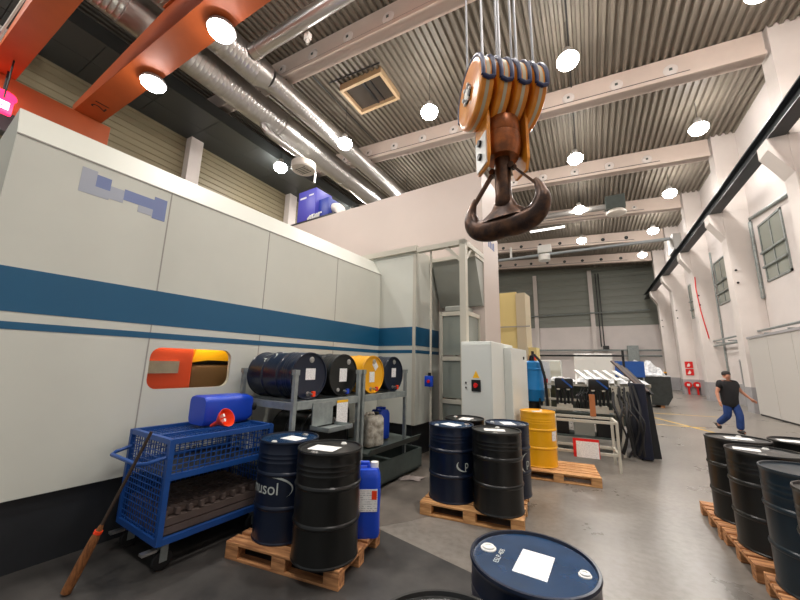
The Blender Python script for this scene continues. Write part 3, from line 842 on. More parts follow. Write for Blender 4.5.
rows = {-1.2: 'behind the viewpoint', 5.06: 'in the added nearest cross row', 11.35: 'in the second cross row', 17.7: 'in the third cross row', 24.1: 'in the fourth cross row', 30.5: 'in the fifth cross row', 36.9: 'in the sixth cross row', 42.6: 'nearest the back wall'}  # the nearest cross row is out of view, added for its light
protos = {}
for ry, rw in rows.items():
    for cx_, cw in cols.items():
        if (ry == 5.06 and cx_ < -9) or ry > 40 or (ry > 36 and cx_ < 4) or (ry > 20 and cx_ == -5.15):
            continue
        lab = 'round lit ceiling lamp ' + cw + ', ' + rw
        if cx_ not in protos:
            protos[cx_] = make_lamp(lab, (cx_, ry, LAMP_Z)); continue
        dup(protos[cx_], (cx_, ry, LAMP_Z), None, lab)

t = thing('strip_light', 'white fluorescent strip light under the roof right of the hook', 'lamp', (-2.35, 28.5, 12.9), 0)
MB().box(-1.3, 1.3, -0.12, 0.12, -0.08, -0.02).build('cover', m_tubew, t, 0)
MB().box(-1.32, 1.32, -0.14, 0.14, -0.02, 0.06).build('casing', m_lampg, t, 0)
for xx in (-1, 1): MB().cyl((xx, 0, 0.06), (xx, 0, 0.92), 0.012, n=6).build('rod', m_black, t)
# second crane bridge far back, with white trolley box
t = thing('far_bridge_crane', 'distant pale overhead crane bridge with white hoist box below the roof', 'crane', (0, 29.3, 0))
MB().box(-14.8, 5.6, -0.15, 0.15, 10.9, 11.05).build('girder', mat('pale blue grey crane paint', srgb(150, 158, 162), 0.5), t, 0)
MB().box(-3.2, -2.2, -0.45, 0.3, 11.06, 11.7).build('hoist_box', m_cap, t, 0)
MB().cyl((-2.75, -0.2, 10.4), (-2.75, -0.2, 10.9), 0.45, n=24).build('hoist_drum', m_cap, t)
MB().box(-5.5, -5.35, -0.1, 0.1, 11.05, 12.0).build('signal_post', m_cap, t, 0)
MB().box(5.55, 6.0, -0.9, 0.9, 9.93, 11.05).build('end_carriage', m_lampg, t, 0)
MB().box(-15.25, -14.8, -0.9, 0.9, 9.0, 11.05).build('end_carriage', m_lampg, t, 0)
t = thing('ceiling_ventilator', 'dark ceiling ventilator box with round pale outlet and grey duct', 'ventilator', (2.1, 24.3, 11.5))
MB().box(-0.55, 0.5, -0.5, 0.5, 0.25, 1.1).build('box', m_greyg, t, 0)
MB().lathe([(0, -0.05), (0.4, -0.05), (0.55, 0.02), (0.58, 0.12), (0.45, 0.25), (0, 0.25)], 28).build('outlet', m_shade, t)
m = MB(); m.tube([(-0.55, 0, 0.6), (-9.0, 0, 0.75)], 0.18, 14); m.build('duct', m_lampg, t)
for xx in (-7, -4, -1.5, 0.3): MB().cyl((xx, 0, 0.8), (xx, 0, zb(xx + 2.1) + BH - 11.48), 0.02, n=6).build('hanger', m_black, t)

# ---------------------------------------------------------------- right wall fittings
t = thing('partition_wall', 'pale folding partition of tall flat panels on the right', 'partition', (0, 0, 0))
for j in range(6):
    y1_ = 20.2 - 1.86 * j
    MB().box(6.0, 6.12, y1_ - 1.84, y1_, 0.06, 3.15, bev=0.008).build('panel', m_panel, t, 0)
MB().box(5.97, 6.15, 20.2 - 6 * 1.86, 20.22, 3.15, 3.24).build('top_channel', m_band, t, 0)
MB().box(6.02, 6.10, 20.2 - 6 * 1.86, 20.2, 0.0, 0.06).build('bottom_gap', m_black, t, 0)
pw = ['above the partition panels at the right edge', 'behind the man, in the bay after the first column', 'in the far bay by the red wall boxes']
for j in range(3):
    t = thing('pipe_run', 'grey wall pipes on arms, ' + pw[j], 'pipe', (0, YK[j + 2] + 0.1, 0), group='grey pipe runs on the right wall')
    for z_, r_ in ((3.55, 0.05), (3.25, 0.06)):
        MB().tube([(6.6, -6.0, z_), (6.6, -0.37, z_)], r_, 10).build('pipe', m_galv, t)
    for yy in (-5.2, -3.2, -1.2): MB().box(6.5, 6.999, yy - 0.03, yy + 0.03, 3.36, 3.42).build('arm', m_galv, t, 0)
t = tag(MB().tube([(6.15, 27.25, 7.6), (6.12, 27.25, 6.8), (6.2, 27.25, 5.4), (6.4, 27.25, 3.7)], 0.028, 8).build('red_hose', m_red, None), 'thin red hose hanging down the side of the column behind the man', 'hose')
t = tag(MB().cyl((6.94, 26.9, 0), (6.94, 26.9, 9), 0.05, n=8).build('down_pipe', m_galv, None), 'grey vertical pipe in the corner behind the man', 'pipe')
for k, (xx, lab) in enumerate([(6.28, 'left red hose reel box low on the far wall column'), (6.80, 'right red hose reel box low on the far wall column')]):
    t = thing('hose_box', lab, 'fire box', (xx, 33.55, 0.7), group='red fire boxes')
    MB().lathe([(0, -0.1), (0.22, -0.1), (0.24, 0), (0.22, 0.1), (0, 0.1)], 20, Matrix.Rotation(PI / 2, 4, 'X')).build('drum', m_red, t)
    MB().box(-0.08, 0.08, -0.12, -0.1, -0.08, 0.08).build('face_plate', m_cap, t, 0)
    MB().box(-0.05, 0.05, -0.1, 0.1, -0.7, -0.2).build('pedestal', m_red, t, 0)
t = thing('fire_sign', 'red fire safety sign on the far column above the red boxes', 'sign', (6.5, 33.68, 1.9))
for z_ in (-0.5, 0.05):
    o = MB().box(-0.24, 0.24, -0.02, 0.0, z_, z_ + 0.48).build('board', m_red, t, 0)
    MB().prism([(-0.14, z_ + 0.1), (0.02, z_ + 0.1), (0.08, z_ + 0.22), (0.0, z_ + 0.38), (-0.08, z_ + 0.26)], 'y', -0.026, -0.02).build('symbol', m_cap, o, 0)
t = thing('wall_conduit', 'dark grey conduit above the nearest wall window by the column', 'pipe', (6.93, 0, 0))
MB().tube([(0, 10.0, 7.5), (0, 20.7, 8.75), (0, 20.78, 8.6), (0, 20.8, 5.0)], 0.07, 8).build('pipe', m_galv, t)

for k, yy in enumerate((38.2, 41.6)):
    t = thing('column_guard', ['black and yellow striped column guard, nearer one by the far columns', 'black and yellow striped column guard, farther one by the far columns'][k], 'guard', (5.6, yy, 0), group='striped column guards')
    MB().box(-0.15, 0.15, -0.15, 0.15, 0, 1.6).build('post', m_dyel, t, 0)
    m = MB()
    for j in range(4): m.box(-0.155, 0.155, -0.155, 0.155, 0.1 + 0.4 * j, 0.28 + 0.4 * j)
    m.build('stripe', m_black, t, 0)
# doors on the right wall
for k, (yk, mm) in enumerate([(24.2, m_band), (30.5, m_ltrol)]):
    d = bpy.data.objects.new('door_%d' % (k + 1), None); C.objects.link(d); d.location = (6.999, yk, 0); d['kind'] = 'structure'
    MB().box(-0.06, 0, -0.6, 0.6, 0, 2.3).build('door_leaf', m_glass, d, 0)
    m = MB(); m.box(-0.09, 0, -0.68, -0.58, 0, 2.4); m.box(-0.09, 0, 0.58, 0.68, 0, 2.4); m.box(-0.09, 0, -0.68, 0.68, 2.3, 2.4); m.build('door_frame', mm, d, 0)

# back wall fittings
t = thing('pipe_run', 'long grey pipes low along the back wall', 'pipe', (0, Y1 - 0.62, 0))
for z_ in (3.2, 3.8): MB().tube([(-14, 0, z_), (6.6, 0, z_)], 0.10, 10).build('pipe', m_galv, t)
MB().box(3.6, 4.6, -0.2, 0.6, 0, 4.3).build('riser_duct', m_galv, t, 0)
t = thing('pipe_run', 'thin dark pipe across the grey back wall cladding', 'pipe', (0, Y1 - 0.6, 0))
MB().tube([(-14, 0, 7.9), (6.0, 0, 8.2)], 0.07, 8).build('pipe', m_galv, t)
for xx in (1.15, 1.45): MB().tube([(xx, 0.1, 4.2), (xx, 0.1, 12.8)], 0.06, 6).build('drop_cable', m_black, t)
MB().box(1.3, 1.9, -0.1, 0.2, 3.9, 4.3).build('junction_box', m_black, t, 0)
t = thing('mesh_fence', 'pale wire mesh fence panel standing before the back wall', 'fence', (2.9, 38.0, 0))
m = MB(); m.box(-0.9, 0.9, -0.03, 0.03, 2.35, 2.42); m.box(-0.9, -0.84, -0.03, 0.03, 0, 2.4); m.box(0.84, 0.9, -0.03, 0.03, 0, 2.4)
m.build('frame', m_galv, t, 0)
m = MB()
for j in range(9): m.box(-0.8 + 0.2 * j - 0.012, -0.8 + 0.2 * j + 0.012, -0.012, 0.012, 0.1, 2.36)
for j in range(8): m.box(-0.84, 0.84, -0.012, 0.012, 0.2 + 0.3 * j, 0.225 + 0.3 * j)
m.build('wire_mesh', m_galv, t, 0)

# ---------------------------------------------------------------- drums
def drum_profile():
    p = [(0, 0.012), (0.272, 0.012), (0.276, 0.0), (0.289, 0.0), (0.292, 0.012), (0.286, 0.022), (0.285, 0.03)]
    for zc, a in ((0.30, 0.011), (0.59, 0.011)):
        p += [(0.285, zc - 0.06), (0.285, zc - 0.022), (0.285 + a * 0.7, zc - 0.012), (0.285 + a, zc), (0.285 + a * 0.7, zc + 0.012), (0.285, zc + 0.022), (0.285, zc + 0.06)]
    for zc in (0.69, 0.73, 0.77):
        p += [(0.285, zc - 0.011), (0.2875, zc), (0.285, zc + 0.011)]
    p += [(0.285, 0.85), (0.287, 0.858), (0.292, 0.868), (0.289, 0.88), (0.277, 0.88), (0.273, 0.866), (0.262, 0.862), (0, 0.862)]
    return p
DPROF = drum_profile()
def drum(label, loc, kind, spin=0.0, cat='drum', lying=False, papers=((0.02, -0.02, 0.24, 0.17, 10),), group=None, brand=None, rotz=0.0, marks=None, bungs=((0.2, 70), (0.215, 250)), side_paper=None, pink=False):
    mb = {'navy': m_dnavy, 'black': m_dblk, 'yellow': m_dyel, 'green': m_dgrn}[kind]
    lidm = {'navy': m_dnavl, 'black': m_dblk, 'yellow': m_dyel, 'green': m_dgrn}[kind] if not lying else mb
    t = thing('oil_drum', label, cat, loc, rotz, group)
    if lying:
        t.rotation_euler = (0, PI / 2, rotz)
    body = MB().lathe(DPROF[:-2], 56).build('body', mb, t, 18)
    body.rotation_euler = (0, 0, spin)
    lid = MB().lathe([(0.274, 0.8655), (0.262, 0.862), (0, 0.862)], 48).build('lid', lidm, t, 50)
    for (r, a) in bungs:
        x, y = r * math.cos(R(a) + spin), r * math.sin(R(a) + spin)
        k_ = 0.86 if 90 < a < 270 else 0.62
        MB().lathe([(0.045 * k_, 0.862), (0.045 * k_, 0.867), (0.036 * k_, 0.869), (0.034 * k_, 0.876), (0.02 * k_, 0.877), (0.018 * k_, 0.872), (0, 0.872)], 18, Matrix.Translation((x, y, 0))).build('bung', m_pink if pink and a < 180 else (m_cap if (a < 180 and not lying) else m_steel), t)
    for (x, y, w, h, a) in papers:
        M = Matrix.Rotation(spin + R(a), 4, 'Z') @ Matrix.Translation((x, y, 0))
        MB().box(-w / 2, w / 2, -h / 2, h / 2, 0.8625, 0.8645, 0, M).build('paper_label', m_paper, t, 0)
    if brand:
        txt, ang, z0, size, swoosh = brand
        rr = 0.2885
        vs, fs = text_geo(txt, size)
        MB().mesh_data([(rr * math.cos(R(ang) + v.x / rr), rr * math.sin(R(ang) + v.x / rr), z0 + v.y) for v in vs], fs).build('lettering', m_inkw, t, 0)
        if swoosh:
            a0, a1, w0, h0, dirn = swoosh
            vv = []; ff = []
            N = 18
            for i in range(N + 1):
                q = R(a0 + (a1 - a0) * i / N)
                wd_ = 0.011 * math.sin(PI * min(1, max(0.04, i / N)) ** 0.8)
                for k in (-1, 1):
                    xx = (w0 + k * wd_) * math.cos(q); zz_ = (h0 + k * wd_) * math.sin(q)
                    vv.append((rr * math.cos(R(ang) + xx / rr), rr * math.sin(R(ang) + xx / rr), z0 + zz_))
            for i in range(N): ff.append((2 * i, 2 * i + 1, 2 * i + 3, 2 * i + 2))
            MB().mesh_data(vv, ff).build('swoosh', m_inkw, t, 0)
    if marks:
        vs, fs = text_geo(marks[0], marks[1])
        M = Matrix.Rotation(R(marks[4]), 4, 'Z')
        MB().mesh_data([Vector((marks[2], marks[3], 0.8632)) + M @ v for v in vs], fs).build('stamp_text', m_inkw, t, 0)
    if side_paper:
        ang, z0, w, h = side_paper
        vv = []; ff = []
        N = 6
        for i in range(N + 1):
            q = R(ang) + (-w / 2 + w * i / N) / 0.287
            for zz_ in (z0, z0 + h): vv.append((0.2885 * math.cos(q), 0.2885 * math.sin(q), zz_))
        for i in range(N): ff.append((2 * i, 2 * i + 2, 2 * i + 3, 2 * i + 1))
        MB().mesh_data(vv, ff).build('side_label', m_paper, t)
    return t

# ---------------------------------------------------------------- pallets
PM = {}
def pallet(label, loc, rotz, mm, W=1.2, D=0.8, group='wooden pallets'):
    t = thing('wooden_pallet', label, 'pallet', loc, rotz, group)
    key = (W, D, mm.name)
    def part(nm, k2, x0, x1, y0, y1, z0, z1):
        kk = key + (nm, round(x1 - x0, 3), round(y1 - y0, 3))
        cx, cy = (x0 + x1) / 2, (y0 + y1) / 2
        if kk not in PM:
            o = MB().box(x0 - cx, x1 - cx, y0 - cy, y1 - cy, z0, z1, bev=0.004).build(nm, mm, t, 0)
            PM[kk] = o.data
        else:
            o = link(nm, PM[kk], t)
        o.location = (cx, cy, 0)
    n = 5 if D < 1 else 7
    for j in range(n):
        w = 0.145 if j % 2 == 0 else 0.10
        c = -D / 2 + 0.0725 + j * (D - 0.145) / (n - 1)
        part('top_board', j, -W / 2, W / 2, c - w / 2, c + w / 2, 0.122, 0.144)
    for j in (-1, 0, 1):
        c = j * (W / 2 - 0.0725)
        part('cross_board', j, c - 0.0725, c + 0.0725, -D / 2, D / 2, 0.10, 0.122)
        for i in (-1, 0, 1):
            d = i * (D / 2 - 0.05)
            part('block', 0, c - 0.0725, c + 0.0725, d - 0.05, d + 0.05, 0.022, 0.10)
    for i in (-1, 0, 1):
        d = i * (D / 2 - 0.05)
        part('bottom_board', 0, -W / 2, W / 2, d - 0.05, d + 0.05, 0.0, 0.022)
    return t

pallet('worn pallet by the blue trolley under two drums and a blue canister', (-2.53, 2.76, 0), R(8), m_woodo)
drum('navy drum with pale printed brand name beside the blue mesh trolley', (-2.77, 2.68, 0.144), 'navy', spin=R(200), papers=((0.03, 0.02, 0.22, 0.16, 160),), brand=('inusol', -92, 0.47, 0.15, (150, -35, 0.30, 0.12, 1)))
drum('black drum standing in front on the pallet by the blue trolley', (-2.165, 2.60, 0.144), 'black', spin=R(20), papers=((-0.04, -0.03, 0.26, 0.18, -10),))
pallet('square pallet in mid floor under four standing drums', (-1.41, 4.68, 0), R(6), m_wood, 1.2, 1.1)
drum('navy drum front left of the four on the mid floor pallet', (-1.675, 4.44, 0.144), 'navy', spin=R(150), brand=('p', -30, 0.44, 0.13, (150, 275, 0.13, 0.075, 1)))
drum('black drum front right of the four on the mid floor pallet', (-1.075, 4.39, 0.144), 'black', spin=R(30), papers=((-0.02, 0.03, 0.25, 0.15, -12),))
drum('black drum back left of the four, half hidden on the mid floor pallet', (-1.70, 5.045, 0.144), 'black', spin=R(80))
drum('navy drum back right of the four on the mid floor pallet', (-1.08, 5.0, 0.144), 'navy', spin=R(110), brand=('p', -20, 0.42, 0.15, (100, 260, 0.12, 0.12, 1)))
pallet('fresh light wood pallet under the standing yellow drum', (-0.63, 6.66, 0), R(7), m_wood)
drum('yellow drum standing on the light pallet by the sign frame', (-0.90, 6.66, 0.144), 'yellow', spin=R(10), papers=((0.0, 0.02, 0.16, 0.12, 20),), side_paper=(-22, 0.42, 0.13, 0.18))
drum('navy drum with white label on its lid, nearest in front at bottom centre', (-0.315, 1.905, 0), 'navy', spin=0, papers=((0.01, -0.01, 0.15, 0.225, -3),), bungs=((0.215, 175), (0.222, 4)), marks=('ESLP-408', 0.036, -0.15, -0.02, 88))
drum('black drum barely in view at the bottom edge beside the near navy drum', (-0.48, 1.21, 0), 'black')
pallet('pallet at right nearest the walking man', (1.68, 5.62, 0), R(0), m_woodo)
pallet('pallet at right, middle one of the row', (1.70, 4.80, 0), R(1), m_woodo)
pallet('pallet at lower right corner under the dark petrol drum', (1.70, 3.85, 0), R(-4), m_woodo)
drum('black drum at right, farthest left of the group, before the walking man', (1.41, 5.54, 0.144), 'black', papers=((0.03, 0.05, 0.24, 0.15, 0),))
drum('black drum at right behind the row, lid cut by picture edge', (2.02, 5.72, 0.144), 'black', papers=((-0.05, 0.05, 0.28, 0.15, 0),))
drum('broad black drum at right, second nearest of the black ones', (1.415, 4.82, 0.144), 'black', papers=((-0.12, 0.05, 0.2, 0.14, -12),))
drum('dark petrol blue drum at the right edge', (1.44, 4.08, 0.144), 'green', papers=((0.1, 0.0, 0.2, 0.15, 0),))
drum('black drum with pink cap, nearest at the right picture edge', (1.42, 3.46, 0.144), 'black', papers=(), bungs=((0.2, 110), (0.2, 280)), pink=True)

# ---------------------------------------------------------------- drum rack
t = thing('drum_rack', 'galvanised two-bay drum rack with sump tray against the machine', 'rack', mw(0, 0), -MA)
for (u, v) in ((1.2, 2.72), (0.18, 2.74), (1.2, 3.86), (0.18, 3.86), (1.2, 3.96), (0.18, 3.96), (1.2, 5.12), (0.18, 5.12)):
    m = MB(); m.box(u - 0.024, u + 0.024, v - 0.024, v + 0.024, 0.0, 1.66); o = m.build('post', m_galv, t, 0)
    MB().box(u - 0.032, u + 0.032, v - 0.032, v + 0.032, 1.63, 1.69).build('post_cap', m_galv, o, 0)
for (a, b_) in ((2.72, 3.86), (3.96, 5.12)):
    for u in (1.2, 0.18): MB().box(u - 0.025, u + 0.025, a + 0.03, b_ - 0.03, 1.24, 1.33).build('beam', m_galv, t, 0)
    for v in (a, b_): MB().box(0.21, 1.17, v - 0.02, v + 0.02, 1.24, 1.32).build('side_rail', m_galv, t, 0)
for v in (2.95, 3.15, 3.60, 3.80, 4.30, 4.50, 4.82, 5.02): MB().box(0.2, 1.18, v - 0.025, v + 0.025, 1.27, 1.325).build('cradle_bar', m_galv, t, 0)
MB().prism([(0.15, 0.52), (1.3, 0.50), (1.36, 0.60), (1.34, 0.60), (1.28, 0.53), (0.15, 0.56)], 'y', 4.02, 5.42).build('lower_shelf', m_greyg, t, 0)
MB().box(0.2, 1.18, 2.78, 3.80, 0.50, 0.55).build('lower_shelf', m_greyg, t, 0)
m = MB(); m.box(0.12, 1.30, 2.68, 5.55, 0.05, 0.08); m.box(1.28, 1.30, 2.68, 5.55, 0.05, 0.36); m.box(0.12, 0.14, 2.68, 5.55, 0.05, 0.36); m.box(0.12, 1.3, 2.68, 2.70, 0.05, 0.36); m.box(0.12, 1.3, 5.53, 5.55, 0.05, 0.36)
m.build('sump_tray', m_greyg, t, 0)
t = thing('drip_tray', 'small grey drip tray hung on the rack below the big navy drum', 'tray', mw(1.23, 2.98, 1.0), -MA)
MB().box(0.0, 0.012, 0, 0.34, 0.03, 0.30).build('back_plate', m_galv, t, 0)
m = MB(); m.box(0.0, 0.30, -0.02, 0.40, 0.0, 0.012); m.box(0.29, 0.30, -0.02, 0.40, 0.0, 0.05); m.box(0, 0.3, -0.02, -0.01, 0, 0.05); m.box(0, 0.3, 0.39, 0.40, 0, 0.05); m.build('tray', m_galv, t, 0)
t = thing('notice_sheet', 'white notice with yellow top band hung on the rack beam', 'sign', mw(1.232, 3.40, 1.0), -MA)
MB().box(0, 0.004, 0, 0.21, 0.0, 0.27).build('sheet', m_paper, t, 0)
MB().box(0, 0.006, 0, 0.21, 0.27, 0.30).build('yellow_band', m_warn, t, 0)
RD = 1.325 + 0.289
def rack_drum(label, v, kind, **k):
    p = mw(0.2, v, RD)
    return drum(label, p, kind, lying=True, rotz=-MA, group='drums lying on the rack', **k)
d = rack_drum('big navy drum lying on the rack, nearest, white label on its face', 3.05, 'navy', spin=0, papers=((-0.02, 0.02, 0.14, 0.16, 0),), bungs=((0.2, 172), (0.22, 358)), brand=('p', 230, 0.3, 0.15, (100, 260, 0.15, 0.12, 1)))
rack_drum('black drum lying on the rack, second from the left', 3.68, 'black', spin=0, papers=((0.0, 0.0, 0.18, 0.15, 0),), bungs=((0.21, 150), (0.22, 335)))
rack_drum('yellow drum lying on the rack with two white stickers', 4.36, 'yellow', spin=0, papers=((0.04, -0.01, 0.16, 0.13, 0), (-0.06, 0.14, 0.13, 0.10, 40)), bungs=((0.2, 170), (0.22, 350)))
rack_drum('navy drum lying at the far right end of the rack', 4.945, 'navy', spin=0, papers=((-0.02, 0.02, 0.15, 0.13, 0),), bungs=((0.2, 172), (0.22, 358)))
p = mw(0.25, 3.45, 0.55 + 0.29)
drum('black drum lying on the lower rack shelf, below the second drum', p, 'black', lying=True, rotz=-MA, papers=((0.12, 0.02, 0.08, 0.18, 0),), bungs=((0.2, 172), (0.2, 350)))
for k, (v, mm, lab) in enumerate(((3.05, m_orange, 'orange tap on the big navy lying drum'), (3.68, m_bcan, 'blue tap on the black lying drum'), (4.36, m_red, 'red tap on the yellow lying drum'), (4.945, m_orange, 'orange tap on the far navy lying drum'))):
    t = thing('drum_tap', lab, 'tap', mw(1.09, v, 1.325 + 0.07), -MA, 'drum taps')
    MB().cyl((0, 0, 0), (0.07, 0, 0), 0.02, n=10).build('spout', m_steel, t)
    MB().box(0.04, 0.075, -0.015, 0.03, -0.03, 0.035, bev=0.005).build('handle', mm, t, 0)

# ---------------------------------------------------------------- canisters
def canister(name, label, loc, rotz, W, D, H, mm, capm=None, label_mat=None, rot=None):
    t = thing(name, label, 'canister', loc, rotz)
    if rot: t.rotation_euler = rot
    m = MB()
    # body: rounded block narrowing to a shouldered top with a handle gap
    secs = [(0.0, 0.94), (0.03, 1.0), (0.30 * H, 0.985), (0.62 * H, 1.0), (0.80 * H, 0.98), (0.88 * H, 0.86), (0.91 * H, 0.80)]
    rings = []
    for z_, s_ in secs:
        w, d = W / 2 * s_, D / 2 * s_
        r = min(w, d) * 0.42
        ring = []
        for (cx, cy, a0) in ((w - r, d - r, 0), (-w + r, d - r, 90), (-w + r, -d + r, 180), (w - r, -d + r, 270)):
            for j in range(5):
                a = R(a0 + 90 * j / 4)
                ring.append(m.bm.verts.new((cx + r * math.cos(a), cy + r * math.sin(a), z_)))
        rings.append(ring)
    for a_, b_ in zip(rings[:-1], rings[1:]):
        for k in range(len(a_)):
            k2 = (k + 1) % len(a_)
            m.bm.faces.new((a_[k], a_[k2], b_[k2], b_[k]))
    m.bm.faces.new(rings[0][::-1]); m.bm.faces.new(rings[-1])
    m.build('body', mm, t, 40)
    m = MB(); m.tube([(-W * 0.32, 0, 0.88 * H), (-W * 0.30, 0, 0.97 * H), (W * 0.08, 0, 0.97 * H), (W * 0.12, 0, 0.88 * H)], min(W, D) * 0.085, 10); m.build('handle', mm, t, 60)
    m = MB(); m.cyl((W * 0.29, 0, 0.89 * H), (W * 0.29, 0, 0.985 * H), min(W, D) * 0.15, n=18); m.build('cap', capm or mm, t)
    if label_mat:
        y = -D / 2 * 1.0
        o = MB().box(-W * 0.40, W * 0.40, y - 0.004, y + 0.004, 0.36 * H, 0.66 * H).build('paper_label', m_paper, t, 0)
        MB().box(-W * 0.38, -W * 0.16, y - 0.006, y - 0.004, 0.39 * H, 0.64 * H).build('hazard_square', m_orange, o, 0)
        MB().box(W * 0.22, W * 0.38, y - 0.006, y - 0.004, 0.52 * H, 0.64 * H).build('hazard_square', m_orange, o, 0)
        m = MB(); m.bar((-W * 0.33, y - 0.007, 0.57 * H), (-W * 0.21, y - 0.007, 0.62 * H), 0.02, 0.002, up=(0, 1, 0)); m.bar((-W * 0.33, y - 0.007, 0.62 * H), (-W * 0.21, y - 0.007, 0.57 * H), 0.02, 0.002, up=(0, 1, 0)); m.build('hazard_cross', m_black, o, 0)
    return t
canister('plastic_canister', 'blue canister with orange hazard label on the pallet beside the black drum', (-2.085, 3.075, 0.144), R(34), 0.31, 0.27, 0.66, m_bcan, m_cap, True)
canister('plastic_canister', 'dirty white canister on the lower rack shelf', mw(1.05, 4.40, 0.56), -MA + R(78), 0.34, 0.26, 0.48, m_wcan, m_black)
canister('plastic_canister', 'blue canister behind the dirty white one on the lower rack shelf', mw(0.85, 4.90, 0.56), -MA + R(80), 0.26, 0.26, 0.50, m_bcan, m_bcan)
canister('plastic_canister', 'dark canister with red cap at the back of the lower rack shelf', mw(0.45, 4.32, 0.56), -MA + R(80), 0.28, 0.24, 0.58, m_blackpl, m_red)
t = tag(MB().box(-0.14, 0.14, -0.1, 0.1, 0, 0.24, bev=0.01).build('white_carton', m_shade, None, 0, mw(0.42, 4.72, 0.56), (0, 0, -MA)), 'pale carton on the lower rack shelf at the back', 'box')

# rag on the floor
m = MB()
N = 10
vv = []; ff = []
for i in range(N + 1):
    for j in range(N + 1):
        a, b_ = i / N - 0.5, j / N - 0.5
        rr_ = 1 - 0.35 * abs(math.sin(5 * a + 3 * b_))
        vv.append((a * 0.45 * rr_, b_ * 0.26 * rr_, 0.012 + 0.045 * max(0, 1 - 3.2 * (a * a + b_ * b_)) * (0.6 + 0.4 * math.sin(17 * a) * math.cos(13 * b_))))
for i in range(N):
    for j in range(N):
        k = i * (N + 1) + j
        ff.append((k, k + N + 1, k + N + 2, k + 1))
m.mesh_data(vv, ff)
nb = len(vv)
m.mesh_data([(x_, y_, 0.003) for x_, y_, _z in vv], [f[::-1] for f in ff])
tag(m.build('floor_rag', mat('grey rag', srgb(150, 138, 132), 0.9, var=0.2, scale=14), None, 60, (-2.62, 5.15, 0), (0, 0, 0.4)), 'crumpled grey rag lying on the floor before the rack', 'rag')

# ---------------------------------------------------------------- blue mesh trolley
TU, TV, TL, TW = 0.15, 1.60, 1.03, 0.80
t = thing('mesh_trolley', 'blue two-level mesh trolley on castors against the machine wall', 'trolley', mw(TU, TV), -MA)
H0, H1, HM = 0.25, 1.08, 0.76
for (u, v) in ((0, 0), (TW, 0), (0, TL), (TW, TL)):
    MB().box(u - 0.022, u + 0.022, v - 0.022, v + 0.022, H0 - 0.02, H1).build('corner_post', m_ltrol, t, 0)
def tframe(z_, nm, w=0.04):
    m = MB()
    m.box(0, TW, -0.02, 0.02, z_ - w / 2, z_ + w / 2); m.box(0, TW, TL - 0.02, TL + 0.02, z_ - w / 2, z_ + w / 2)
    m.box(-0.02, 0.02, 0, TL, z_ - w / 2, z_ + w / 2); m.box(TW - 0.02, TW + 0.02, 0, TL, z_ - w / 2, z_ + w / 2)
    return m.build(nm, m_ltrol, t, 0)
tframe(H0, 'base_frame', 0.05)
for u in (TW, 0.0): MB().box(u - 0.02, u + 0.02, 0, TL, HM - 0.025, HM + 0.025).build('middle_rail', m_ltrol, t, 0)
tframe(H1 - 0.02, 'top_frame', 0.045)
def grid(nm, plane, c, a0, a1, b0, b1, da, db, r=0.0035):
    m = MB()
    def P(a, b_): return {'u': (c, a, b_), 'v': (a, c, b_), 'z': (a, b_, c)}[plane]
    a = a0
    while a <= a1 + 1e-6:
        m.bar(P(a, b0), P(a, b1), 2 * r); a += da
    b_ = b0
    while b_ <= b1 + 1e-6:
        m.bar(P(a0, b_), P(a1, b_), 2 * r); b_ += db
    return m.build(nm, m_ltrol, t, 0)
grid('front_mesh', 'u', TW, 0.02, TL - 0.02, HM, H1 - 0.04, 0.05, 0.05)
grid('end_mesh', 'v', 0.0, 0.02, TW - 0.02, H0, H1 - 0.04, 0.05, 0.05)
grid('end_mesh', 'v', TL, 0.02, TW - 0.02, H0, H1 - 0.04, 0.05, 0.05)
grid('top_mesh', 'z', H1 - 0.03, 0.02, TW - 0.02, 0.02, TL - 0.02, 0.05, 0.05)
grid('back_mesh', 'u', 0.0, 0.02, TL - 0.02, H0, H1 - 0.04, 0.05, 0.05)
MB().bar((TW * 0.55, 0.02, H1 - 0.02), (TW * 0.55, TL - 0.02, H1 - 0.02), 0.03, 0.02).build('top_rib', m_ltrol, t, 0)
MB().box(0.02, TW - 0.03, 0.02, TL - 0.02, HM - 0.03, HM - 0.01).build('middle_shelf', mat('dark steel shelf', srgb(34, 38, 46), 0.5), t, 0)
# stack of perforated boards on the lower level
for k in range(3):
    z_ = H0 + 0.03 + 0.07 * k
    m = MB()
    if k < 2:
        m.box(0.03, TW - 0.035, 0.03, TL - 0.03, z_, z_ + 0.06)
    else:
        nu, nv = 7, 9
        du, dv = (TW - 0.08) / nu, (TL - 0.08) / nv
        for i in range(nu + 1):
            u = 0.035 + i * du
            m.box(u, u + du * 0.55, 0.03, TL - 0.03, z_, z_ + 0.05) if i < nu else None
        for j in range(nv + 1):
            v = 0.03 + j * dv
            m.box(0.035, TW - 0.035, v, v + dv * 0.34, z_ + 0.002, z_ + 0.052) if j < nv + 1 and v + dv * 0.34 < TL - 0.02 else None
    m.build('perforated_board', m_perf, t, 0)
MB().tube([(0.06, -0.02, 0.93), (0.06, -0.14, 0.90), (0.12, -0.19, 0.89), (TW - 0.12, -0.19, 0.89), (TW - 0.06, -0.14, 0.90), (TW - 0.02, -0.02, 0.93)], 0.017, 10).build('push_handle', m_ltrol, t)
